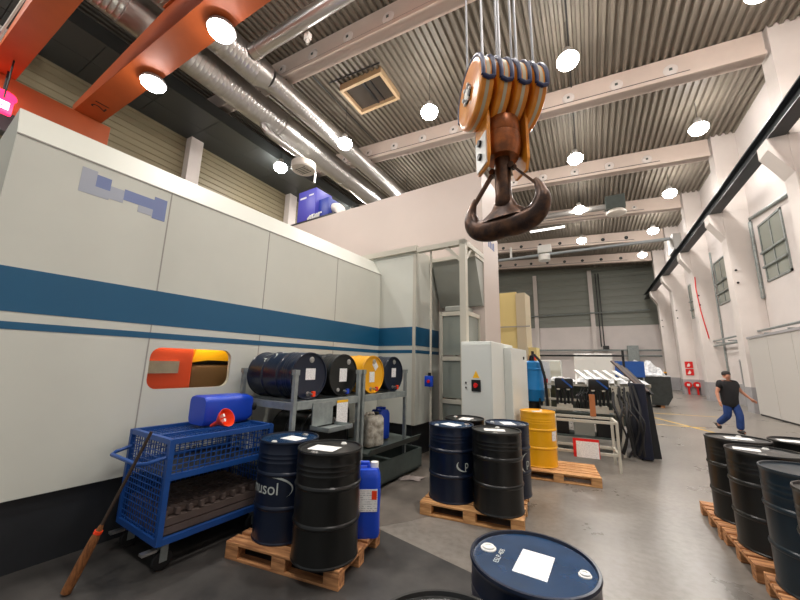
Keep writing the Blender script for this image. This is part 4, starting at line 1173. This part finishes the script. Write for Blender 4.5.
for (u, v) in ((0.07, 0.08), (TW - 0.07, 0.08), (0.07, TL - 0.08), (TW - 0.07, TL - 0.08)):
    c = MB(); c.box(u - 0.035, u + 0.035, v - 0.05, v + 0.05, H0 - 0.035, H0 - 0.025); c.box(u - 0.03, u - 0.024, v - 0.03, v + 0.03, 0.07, H0 - 0.03); c.box(u + 0.024, u + 0.03, v - 0.03, v + 0.03, 0.07, H0 - 0.03)
    co = c.build('castor_fork', m_galv, t, 0)
    MB().lathe([(0.0, -0.02), (0.06, -0.02), (0.075, -0.018), (0.08, -0.01), (0.08, 0.01), (0.075, 0.018), (0.06, 0.02), (0, 0.02)], 24, Matrix.Translation((u, v, 0.08)) @ Matrix.Rotation(PI / 2, 4, 'Y')).build('wheel', m_rubber, co)
    if v < 0.5:
        MB().box(u - 0.03, u + 0.03, v - 0.17, v - 0.06, H0 - 0.085, H0 - 0.065).build('brake_pedal', m_steel, co, 0)

cp = mw(0.44, 2.05, H1 + 0.157)
t = canister('plastic_canister', 'big blue canister lying on its side on top of the trolley', cp, 0, 0.34, 0.31, 0.64, m_bcan, m_blackpl)
t.rotation_euler = Euler((-PI / 2, 0, -MA), 'XYZ')
t = thing('red_funnel', 'orange red plastic funnel on the trolley in front of the blue canister', 'funnel', mw(0.80, 2.14, H1 + 0.035), -MA)
M = Matrix.Translation((0, 0, 0.055)) @ Matrix.Rotation(R(62), 4, 'Y') @ Matrix.Rotation(R(-14), 4, 'X')
m = MB(); m.lathe([(0.012, -0.16), (0.018, -0.07), (0.03, -0.05), (0.085, 0.03), (0.092, 0.06), (0.098, 0.06), (0.088, 0.025), (0.036, -0.055), (0.024, -0.075), (0.016, -0.16)], 32, M); m.build('cone', m_orange, t)
m = MB(); m.box(-0.045, -0.015, -0.012, 0.012, 0.0, 0.045, 0, M @ Matrix.Translation((0, -0.02, 0.0))); m.box(0.005, 0.035, -0.03, -0.006, 0.0, 0.045, 0, M); m.build('paper_scrap', m_cap, t, 0)

# broom leaning on the trolley
a = mw(0.66, 1.13, 0.02); bpt = mw(0.90, 1.44, 1.14)
t = thing('broom', 'straw broom with dark handle leaning on the blue trolley', 'broom', a)
d_ = (bpt - a)
def al(f): return d_ * f
MB().tube([al(0.36), al(1.02)], 0.013, 8).build('handle', m_hazel, t)
MB().tube([al(0.0), al(0.1), al(0.22), al(0.31), al(0.36), al(0.40)], [0.034, 0.036, 0.034, 0.032, 0.024, 0.014], 14, flat=1.0).build('bristles', m_bristle, t)
MB().tube([al(0.345), al(0.365)], 0.030, 12).build('binding', m_orange, t)

# ---------------------------------------------------------------- work area in the middle distance
t = thing('sign_frame', 'low pale steel table frame behind the yellow drum pallet', 'frame', (-0.2, 7.55, 0), R(5))
for (x_, y_) in ((-0.50, -0.2), (0.50, -0.2), (-0.50, 0.42), (0.50, 0.42)): MB().box(x_ - 0.022, x_ + 0.022, y_ - 0.022, y_ + 0.022, 0, 0.84).build('leg', m_frame, t, 0)
for z_ in (0.80, 0.26):
    m = MB(); m.box(-0.475, 0.475, -0.22, -0.18, z_, z_ + 0.045); m.box(-0.475, 0.475, 0.40, 0.44, z_, z_ + 0.045); m.box(-0.52, -0.48, -0.175, 0.395, z_, z_ + 0.05); m.box(0.48, 0.52, -0.175, 0.395, z_, z_ + 0.05)
    m.build('rail', m_frame, t, 0)
t = thing('notice_board', 'white notice with red edge leaning on the low table frame', 'sign', (-0.18, 7.305, 0.2), R(5))
Mx = Matrix.Rotation(R(-2), 4, 'X')
MB().box(-0.22, 0.20, 0, 0.012, 0, 0.32, 0, Mx).build('red_board', m_red, t, 0)
MB().box(-0.17, 0.19, -0.004, 0, 0.0, 0.275, 0, Mx).build('sheet', m_paper, t, 0)
t = tag(MB().box(-0.05, 0.05, -0.012, 0.012, 0, 0.42, bev=0.003).build('brown_plank', m_kraft, None, 0, (-0.04, 7.97, 0.846), (0, 0, 0.1)), 'upright brown wooden slat standing on the low table frame', 'board')
t = thing('tool_bench', 'long dark work bench loaded with grippers and hoses', 'bench', (-0.30, 9.0, 0), R(4))
MB().box(-0.80, 0.80, -0.35, 0.45, 0.80, 0.83).build('bench_top', m_greyg, t, 0)
for (x_, y_) in ((-0.75, -0.3), (0.75, -0.3), (-0.75, 0.4), (0.75, 0.4)): MB().box(x_ - 0.03, x_ + 0.03, y_ - 0.03, y_ + 0.03, 0, 0.80).build('leg', m_frame, t, 0)
MB().box(-0.80, 0.80, -0.3, 0.4, 0.3, 0.33).build('lower_shelf', m_greyg, t, 0)
MB().box(-0.80, 0.80, -0.36, -0.33, 0.86, 0.91).build('front_rail', m_frame, t, 0)
for z_ in (1.0, 1.35): MB().box(-0.80, 0.80, 0.36, 0.40, z_, z_ + 0.05).build('back_rail', m_frame, t, 0)
for x_ in (-0.80, 0.80): MB().box(x_ - 0.03, x_ + 0.03, 0.36, 0.42, 0.83, 1.55).build('upright', m_frame, t, 0)
bw = ['black control box standing low under the bench, left one', 'grey crate under the bench in the middle', 'black control box standing low under the bench, right one']
for k, x_ in enumerate((-0.75, -0.25, 0.2)):
    o = MB().box(-0.2, 0.2, -0.2, 0.2, 0, 0.34, bev=0.01).build('equipment_box', (m_blackpl, m_hop, m_blackpl)[k], None, 0, (x_, 9.0, 0.331), (0, 0, R(4)))
    tag(o, bw[k], 'box')
for k, (x_, h_) in enumerate(((-0.30, 0.42), (-0.18, 0.5), (0.42, 0.52))):
    c_ = thing('cable_bundle', ['black cable bundle between the grippers, left one', 'black cable bundle between the grippers, right one', 'black cable bundle at the right end of the bench top'][k], 'cable', (x_, 8.85, 0.83), 0, 'cable bundles on the bench')
    rk = random.Random(40 + k)
    for j in range(6):
        dx, dy = rk.uniform(-0.05, 0.05), rk.uniform(-0.08, 0.08)
        MB().tube([(dx, dy, 0.015), (dx * 1.4, dy - 0.05, h_ * 0.4), (dx + rk.uniform(-0.06, 0.06), dy, h_ * 0.8), (dx * 2 + 0.05, dy + 0.04, h_ * rk.uniform(0.85, 1.1)), (dx * 2 + 0.12, dy + 0.02, h_ * 0.5)], 0.014, 8).build('cable', m_rubber, c_)
# grippers: black heads with hanging tubes and a blue strap
gw = ['left black gripper head with blue strap on the grey work bench', 'right black gripper head with blue strap on the grey work bench']
for k, x_ in enumerate((-0.58, 0.10)):
    t = thing('gripper_head', gw[k], 'tool', (x_, 8.72, 0.83), R(5), 'gripper heads')
    MB().box(-0.19, 0.19, -0.10, 0.12, 0.48, 0.72, bev=0.04).build('head', m_blackpl, t)
    for j in range(5):
        xx = -0.15 + 0.075 * j
        MB().cyl((xx, -0.05 + 0.05 * (j % 2), 0.15), (xx, -0.05 + 0.05 * (j % 2), 0.5), 0.027, n=10).build('tube', m_blackpl, t)
    MB().bar((-0.04, -0.105, 0.70), (0.16, -0.105, 0.52), 0.035, 0.01, up=(0, 1, 0)).build('strap', m_ltrol, t, 0)
    m = MB(); m.box(-0.17, 0.15, -0.06, 0.06, 0.0, 0.16); m.build('steel_base', m_pale, t, 0)
    m = MB()
    for xx in (-0.12, 0.08): m.cyl((xx, -0.085, 0.46), (xx, -0.085, 0.49), 0.035, n=10)
    m.build('collar', m_pale, t)
for k in range(2):
    t = thing('ribbed_plate', ['left pale ribbed metal plate hanging beside the hoses', 'right pale ribbed metal plate hanging beside the hoses'][k], 'plate', (0.40 + 0.17 * k, 8.60 + 0.05 * k, 0.83), R(20), 'ribbed plates')
    MB().box(-0.075, 0.075, -0.015, 0.015, 0.0, 0.58).build('plate', m_pale, t, 0)
    m = MB()
    for j in range(8): m.box(-0.07, -0.045, -0.022, -0.015, 0.05 + 0.065 * j, 0.085 + 0.065 * j)
    m.build('slot', m_black, t, 0)
# hoses
rnd = random.Random(3)
hl = ['thick black hose looping down beside the ribbed plates', 'black hose arching over the bench end', 'thin black hose falling to the floor by the bench', 'black hose sagging in front of the ribbed plates',
      'black hose coiled low under the bench end', 'black cable hanging straight behind the hoses', 'long black hose slanting to the floor', 'short black hose dangling off the bench']
for k in range(8):
    x0 = 0.36 + 0.05 * k; y0_ = 8.45 + 0.05 * rnd.random()
    pts = [(x0, y0_ + 0.15, 1.2 + 0.25 * rnd.random()), (x0 + 0.08 * rnd.uniform(-1, 1), y0_, 1.05), (x0 - 0.12 + 0.3 * rnd.random(), y0_ - 0.12, 0.75), (x0 + 0.15 * rnd.uniform(-1, 1), y0_ - 0.08, 0.42), (x0 + 0.12 * rnd.uniform(-0.5, 1), y0_ - 0.05, 0.05 + 0.1 * rnd.random())]
    # smooth the polyline
    fine = []
    for i in range(len(pts) - 1):
        p0, p1, p2, p3 = [Vector(pts[max(0, min(len(pts) - 1, q))]) for q in (i - 1, i, i + 1, i + 2)]
        for s_ in range(6):
            q = s_ / 6
            fine.append(0.5 * ((2 * p1) + (-p0 + p2) * q + (2 * p0 - 5 * p1 + 4 * p2 - p3) * q * q + (-p0 + 3 * p1 - 3 * p2 + p3) * q ** 3))
    fine.append(Vector(pts[-1]))
    tag(MB().tube(fine, rnd.uniform(0.016, 0.03), 8).build('black_hose', m_rubber, None), hl[k], 'hose', 'black hoses at the bench end')
t = tag(MB().tube([(0.36, 8.66, 0.85), (0.40, 8.64, 0.92), (0.44, 8.66, 0.86)], 0.03, 8).build('red_fitting', m_orange, None), 'small orange fitting among the black hoses', 'fitting')
# dark strips slanting over the bench
for k in range(4):
    m = MB(); p = Vector((0.42 + 0.08 * k, 9.4, 1.95 - 0.05 * k)); q = Vector((0.85 + 0.07 * k, 8.9, 1.42 - 0.05 * k))
    m.bar(p, q, 0.07, 0.03)
    tag(m.build('dark_strip', m_black if k % 2 else m_perf, None, 0), 'dark slanting strip above the bench, ' + ['leftmost', 'second from the left', 'third from the left', 'rightmost'][k] + ' of four', 'bar', 'dark slanting strips')
for k in range(5):
    p = Vector((-0.35 + 0.2 * k, 9.75, 1.72)); q = Vector((-0.10 + 0.2 * k, 9.15, 1.52))
    o = MB().bar(p, q, 0.10, 0.03, bev=0.008)
    o.bar(q, q + Vector((0, 0, -0.15)), 0.04)
    o.bar(p, Vector((p.x, 9.39, 1.375)), 0.04)
    tag(o.build('tool_holder', m_cap, None, 0), 'white slanting tool holder behind the gripper heads, ' + ['leftmost', 'second from left', 'middle one', 'second from right', 'rightmost'][k] + ' of five', 'tool holder', 'white slanting tool holders')
# cloth-covered rack
t = thing('cloth_rack', 'tall rack draped in dark navy cloth at the right end of the bench', 'rack', (0.80, 8.95, 0), R(8))
def drape(w, d, h, n=40, amp=0.03):
    vv = []; ff = []
    lev = 6
    for l in range(lev + 1):
        z_ = h * (1 - l / lev)
        for k in range(n):
            a_ = 2 * PI * k / n
            f = 1 + (0.10 * l / lev)
            x_ = w / 2 * f * (abs(math.cos(a_)) ** 0.5) * (1 if math.cos(a_) > 0 else -1)
            y_ = d / 2 * f * (abs(math.sin(a_)) ** 0.5) * (1 if math.sin(a_) > 0 else -1)
            w_ = amp * math.sin(7 * a_ + l * 0.4) * (l / lev)
            vv.append((x_ * (1 + w_ * 2), y_ * (1 + w_ * 2), z_ + (0.03 if l < lev else 0.03)))
    for l in range(lev):
        for k in range(n):
            k2 = (k + 1) % n
            ff.append((l * n + k, l * n + k2, (l + 1) * n + k2, (l + 1) * n + k))
    ff.append(tuple(range(n)))
    return vv, ff
vv, ff = drape(0.22, 0.62, 1.45)
MB().mesh_data(vv, ff).build('cloth', m_navyc, t, 60)
for (x_, y_) in ((-0.08, -0.25), (0.08, -0.25), (-0.08, 0.25), (0.08, 0.25)): MB().box(x_ - 0.015, x_ + 0.015, y_ - 0.015, y_ + 0.015, 0, 1.4).build('leg', m_black, t, 0)
t = tag(MB().bar((1.02, 8.9, 0.01), (0.95, 9.0, 1.3), 0.16, 0.02, up=(0, 1, 0)).build('black_board', m_black, None, 0), 'narrow black board leaning on the right side of the cloth rack', 'board')

def crumple(label, loc, w, d, h, seed, name='plastic_film', rotz=0.0):
    r_ = random.Random(seed)
    n = 12
    vv = []; ff = []
    hs = [[r_.random() for _ in range(n + 1)] for _ in range(n + 1)]
    for i in range(n + 1):
        for j in range(n + 1):
            a_, b_ = i / n - 0.5, j / n - 0.5
            e = max(0.0, 1 - (2 * max(abs(a_), abs(b_))) ** 4)
            vv.append((a_ * w, b_ * d, h * (0.25 + 0.75 * hs[i][j]) * e + 0.004))
    for i in range(n):
        for j in range(n):
            k = i * (n + 1) + j
            ff.append((k, k + n + 1, k + n + 2, k + 1))
    m = MB(); m.mesh_data(vv, ff); m.mesh_data([(x_, y_, 0.0) for x_, y_, _ in vv], [f[::-1] for f in ff])
    return tag(m.build(name, m_film, None, 20, loc, (0, 0, rotz)), label, 'plastic film', 'white plastic film')

t = thing('parts_table', 'long table behind the bench carrying white film wrapped parts', 'table', (-0.1, 10.6, 0))
MB().box(-1.1, 1.3, -0.5, 0.5, 1.36, 1.42).build('table_top', m_frame, t, 0)
for (x_, y_) in ((-1.05, -0.45), (1.25, -0.45), (-1.05, 0.45), (1.25, 0.45)): MB().box(x_ - 0.03, x_ + 0.03, y_ - 0.03, y_ + 0.03, 0, 1.36).build('leg', m_frame, t, 0)
MB().box(-1.0, 1.2, 0.42, 0.46, 0.3, 1.3).build('back_panel', m_greyg, t, 0)
crumple('white crumpled film at the left end of the parts table', (-0.75, 10.4, 1.42), 0.7, 0.7, 0.13, 1)
crumple('white crumpled film in the middle of the parts table', (-0.05, 10.4, 1.42), 0.75, 0.8, 0.17, 2)
crumple('white crumpled film at the right end of the parts table', (0.75, 10.4, 1.42), 0.85, 0.8, 0.16, 3)

# overhead arm behind
t = thing('gantry_arm', 'thin black gantry arm above the parts table', 'frame', (-0.2, 11.6, 0))
MB().bar((-1.9, 0, 2.14), (1.0, 0, 2.14), 0.05).build('arm', m_black, t, 0)
for x_ in (-1.9, 1.0): MB().box(x_ - 0.03, x_ + 0.03, -0.03, 0.03, 0, 2.3).build('post', m_black, t, 0)
t = thing('grey_terminal', 'pale grey terminal cabinet behind the left gripper', 'cabinet', (-1.15, 12.2, 0))
MB().box(-0.75, 0.3, -0.25, 0.25, 0.0, 2.0, bev=0.02).build('body', m_cab, t, 0)
MB().box(-0.4, -0.25, -0.26, -0.25, 1.75, 1.9).build('button_panel', m_blackpl, t, 0)
t = thing('grey_terminal', 'white cabinet behind the middle of the parts table', 'cabinet', (0.35, 13.2, 0))
MB().box(-0.85, 0.25, -0.3, 0.3, 0, 2.25, bev=0.02).build('body', m_cap, t, 0)
MB().box(-0.8, -0.28, -0.31, -0.3, 0.1, 2.2).build('door', m_cap, t, 0)
t = thing('paper_board', 'white board with pinned coloured papers beside the blue vacuum', 'board', (-1.05, 9.75, 0))
MB().box(-0.22, 0.1, 0, 0.02, 1.25, 1.95).build('panel', m_cap, t, 0)
for (x_, z_, mm) in ((-0.1, 1.6, mat('green leaflet', srgb(80, 140, 80), 0.6)), (-0.08, 1.78, m_paper), (-0.05, 1.42, m_red)): MB().box(x_ - 0.06, x_ + 0.08, -0.004, 0, z_ - 0.05, z_ + 0.07).build('leaflet', mm, t, 0)
MB().box(-0.08, -0.04, 0.02, 0.06, 0, 1.9).build('stand', m_galv, t, 0)
t = thing('blue_panel', 'blue sheet panel standing behind the slanting strips', 'board', (1.9, 20.0, 0))
MB().box(-0.9, 0.3, 0, 0.05, 1.4, 2.15).build('sheet', m_ltrol, t, 0)
for x_ in (-0.85, 0.2): MB().box(x_, x_ + 0.06, 0.05, 0.11, 0, 2.0).build('post', m_galv, t, 0)

# industrial vacuum
t = thing('industrial_vacuum', 'tall blue industrial vacuum with black hose behind the yellow drum', 'vacuum', (-1.34, 9.25, -0.0))
t.scale = (1, 1, 0.945)
MB().lathe([(0, 1.02), (0.26, 1.02), (0.275, 1.05), (0.275, 1.28), (0.28, 1.29), (0.28, 1.32), (0.275, 1.33), (0.275, 1.80), (0.285, 1.81), (0.285, 1.85), (0.27, 1.86), (0.26, 2.0), (0.22, 2.04), (0, 2.05)], 32).build('tank', m_vac, t)
MB().lathe([(0, 0.62), (0.16, 0.62), (0.24, 1.0), (0, 1.02)], 28).build('hopper', m_blackpl, t)
for a_ in (45, 135, 225, 315): MB().bar((0.27 * math.cos(R(a_)), 0.27 * math.sin(R(a_)), 0), (0.27 * math.cos(R(a_)), 0.27 * math.sin(R(a_)), 1.1), 0.04).build('leg', m_blackpl, t, 0)
MB().lathe([(0, 0.2), (0.2, 0.2), (0.22, 0.25), (0.22, 0.55), (0, 0.6)], 24).build('bin', m_vac, t)
MB().tube([(0.0, -0.1, 2.05), (0.02, -0.14, 2.16), (0.12, -0.2, 2.2), (0.26, -0.25, 2.02), (0.34, -0.24, 1.6), (0.36, -0.22, 1.1), (0.36, -0.2, 0.4)], 0.032, 10).build('hose', m_rubber, t)
MB().tube([(-0.1, -0.31, 2.0), (-0.1, -0.33, 1.6), (-0.1, -0.32, 1.0), (-0.06, -0.3, 0.4)], 0.03, 10).build('hose', m_rubber, t)
MB().cyl((0.05, 0, 2.04), (0.05, 0, 2.3), 0.035, n=10).build('valve', m_blackpl, t)

# yellow tower machine behind the control cabinet
t = thing('tower_machine', 'pale yellow machine tower behind the control cabinet', 'machine', mw(0, 0), -MA)
MB().box(1.3, 2.05, 9.6, 10.4, 0.0, 3.85).build('column', m_yelt, t, 0)
MB().box(2.05, 2.30, 9.55, 10.2, 0.0, 3.8).build('side_cover', m_yelt2, t, 0)
MB().box(2.30, 2.50, 9.7, 10.15, 0.6, 2.3).build('front_cover', m_yelt, t, 0)
MB().box(1.3, 2.4, 9.54, 9.56, 2.85, 2.88).build('seam', m_seam, t, 0)
t = thing('emergency_stop', 'round red emergency button on the yellow tower', 'button', mw(2.40, 9.699, 2.0), -MA)
MB().cyl((0, 0, 0), (0, -0.03, 0), 0.1, n=20).build('collar', m_warn, t)
MB().cyl((0, -0.03, 0), (0, -0.09, 0), 0.08, n=20).build('knob', m_red, t)

# wrapped crate far back
t = thing('wrapped_crate', 'big black film wrapped crate in the distance before the man', 'crate', (2.0, 21.4, 0), R(2))
MB().prism([(-1.3, 0.12), (1.0, 0.12), (1.22, 0.5), (1.22, 1.45), (-1.3, 1.45)], 'y', -0.8, 0.8).build('crate', m_dwrap, t, 0)
for x_ in (-1.1, 0, 0.8): MB().box(x_ - 0.08, x_ + 0.08, -0.75, 0.75, 0, 0.12).build('skid', m_woodo, t, 0)
MB().box(-1.32, 1.24, -0.82, 0.82, 1.45, 1.50).build('film_cover', m_film, t, 0)
crumple('heaped white film on top of the black wrapped crate', (2.1, 21.4, 1.502), 2.0, 1.5, 0.75, 9)

# ---------------------------------------------------------------- walking man
def skin_mesh(verts, edges, radii, root=0, sub=2):
    me = bpy.data.meshes.new('figure')
    me.from_pydata(verts, edges, [])
    o = bpy.data.objects.new('figure', me); C.objects.link(o)
    md = o.modifiers.new('s', 'SKIN'); md.use_smooth_shade = True
    sv = me.skin_vertices[0].data
    for i, r_ in enumerate(radii):
        sv[i].radius = (r_, r_) if not isinstance(r_, tuple) else r_
        sv[i].use_root = (i == root)
    s2 = o.modifiers.new('d', 'SUBSURF'); s2.levels = sub; s2.render_levels = sub
    bpy.context.view_layer.update()
    dg = bpy.context.evaluated_depsgraph_get()
    out = bpy.data.meshes.new_from_object(o.evaluated_get(dg))
    bpy.data.objects.remove(o); bpy.data.meshes.remove(me)
    for p in out.polygons: p.use_smooth = True
    return out

man = thing('person', 'man in black t-shirt and blue jeans walking across the hall', 'person', (3.5, 13.8, 0), R(22))
V = []; Eg = []; Rd = []
def add(p, r_, par=None):
    V.append(p); Rd.append(r_)
    if par is not None: Eg.append((par, len(V) - 1))
    return len(V) - 1
pel = add((0, 0, 0.96), 0.14)
sp1 = add((0, 0, 1.16), (0.15, 0.115), pel)
sp2 = add((0, 0.01, 1.36), (0.165, 0.115), sp1)
nk = add((0, 0, 1.50), 0.06, sp2)
h1 = add((-0.005, -0.02, 1.575), 0.068, nk)
h2 = add((-0.01, -0.025, 1.645), 0.086, h1)
h3 = add((-0.01, -0.015, 1.70), 0.075, h2)
nose = add((-0.025, -0.122, 1.63), 0.016, h2)
wr = []
for sgn, el, wri, hd in ((-1, (-0.30, 0.03, 1.15), (-0.345, -0.07, 0.92), (-0.35, -0.10, 0.855)), (1, (0.36, 0.04, 1.19), (0.50, -0.05, 1.0), (0.545, -0.09, 0.95))):
    sh_ = add((sgn * 0.19, 0.01, 1.42), 0.075, sp2)
    e_ = add(el, 0.045, sh_)
    f_ = add(tuple((Vector(el) * 0.6 + Vector(wri) * 0.4)), 0.042, e_)
    w_ = add(wri, 0.028, f_)
    p_ = add(hd, 0.036, w_)
    d__ = (Vector(hd) - Vector(wri)).normalized()
    side = d__.cross(Vector((sgn, 0, 0))).normalized()
    for q, L_ in ((-0.030, 0.075), (-0.010, 0.088), (0.010, 0.083), (0.030, 0.065)):
        b1 = add(tuple(Vector(hd) + side * q + d__ * 0.03), 0.011, p_)
        b2 = add(tuple(Vector(hd) + side * q + d__ * (0.03 + L_ * 0.55)), 0.0095, b1)
        add(tuple(Vector(hd) + side * q * 0.9 + d__ * (0.03 + L_ * 0.95) + Vector((-sgn * 0.02, 0, 0))), 0.008, b2)
    t1 = add(tuple(Vector(wri) * 0.4 + Vector(hd) * 0.6 + side * -0.045), 0.012, p_)
    add(tuple(Vector(hd) + side * -0.062 + d__ * 0.03), 0.009, t1)
legs = (((0.09, 0, 0.90), (0.10, -0.13, 0.51), (0.09, -0.09, 0.11), (0.10, -0.23, 0.04)), ((-0.09, 0, 0.90), (-0.10, 0.02, 0.50), (-0.14, 0.36, 0.23), (-0.15, 0.33, 0.06)))
for hp, kn, an, to in legs:
    a_ = add(hp, 0.10, pel); b_ = add(kn, 0.062, a_); c_ = add(tuple(Vector(kn) * 0.6 + Vector(an) * 0.4), 0.058, b_); d__ = add(an, 0.04, c_); add(to, 0.034, d__)
body = link('body', skin_mesh(V, Eg, Rd, 0, 2), man)
body.data.materials.clear(); body.data.materials.append(m_skin)
# eyes, mouth and ears joined into the body mesh
bm = bmesh.new(); bm.from_mesh(body.data)
for (p, s_) in (((-0.045, -0.102, 1.655), 0.010), ((0.02, -0.105, 1.655), 0.010), ((-0.1, -0.01, 1.64), 0.02), ((0.08, -0.01, 1.64), 0.02)):
    bmesh.ops.create_icosphere(bm, subdivisions=1, radius=s_, matrix=Matrix.Translation(p))
bm.to_mesh(body.data); bm.free()
# shirt
V = []; Eg = []; Rd = []
a0 = add((0, 0, 0.70), (0.215, 0.17)); a1 = add((0, 0, 1.10), (0.235, 0.18), a0); a2 = add((0, 0.01, 1.34), (0.245, 0.17), a1); a3 = add((0, 0.005, 1.47), (0.11, 0.09), a2)
for sgn, el in ((-1, (-0.30, 0.03, 1.15)), (1, (0.36, 0.04, 1.19))):
    s0 = add((sgn * 0.20, 0.01, 1.42), 0.11, a2)
    add(tuple(Vector((sgn * 0.19, 0.01, 1.41)) * 0.35 + Vector(el) * 0.65), 0.085, s0)
o = link('t_shirt', skin_mesh(V, Eg, Rd, 0, 2), man); o.data.materials.clear(); o.data.materials.append(m_shirt)
V = []; Eg = []; Rd = []
a0 = add((0, 0, 0.93), (0.155, 0.12)); add((0, 0, 1.06), (0.14, 0.105), a0)
for hp, kn, an, to in legs:
    a_ = add(hp, 0.13, a0); b_ = add(kn, 0.098, a_); c_ = add(tuple(Vector(kn) * 0.5 + Vector(an) * 0.5), 0.095, b_); add(an, 0.088, c_)
o = link('jeans', skin_mesh(V, Eg, Rd, 0, 2), man); o.data.materials.clear(); o.data.materials.append(m_denim)
for hp, kn, an, to in legs:
    V = []; Eg = []; Rd = []
    an_ = Vector(an); to_ = Vector(to)
    a_ = add(tuple(an_ + Vector((0, 0.0, 0.0))), 0.07); b_ = add(tuple(an_ * 0.55 + to_ * 0.45 + Vector((0, 0, -0.012))), 0.062, a_); add(tuple(to_), 0.05, b_); add(tuple(an_ + Vector((0, 0.05, -0.06))), 0.055, a_)
    o = link('boot', skin_mesh(V, Eg, Rd, 0, 2), man); o.data.materials.clear(); o.data.materials.append(m_boot)
m = MB(); m.lathe([(0.099, 0.0), (0.104, 0.03), (0.092, 0.08), (0.05, 0.115), (0, 0.12)], 24, Matrix.Translation((-0.01, -0.015, 1.665)) @ Matrix.Rotation(R(-8), 4, 'X')); m.build('hair', m_hair, man, 60)
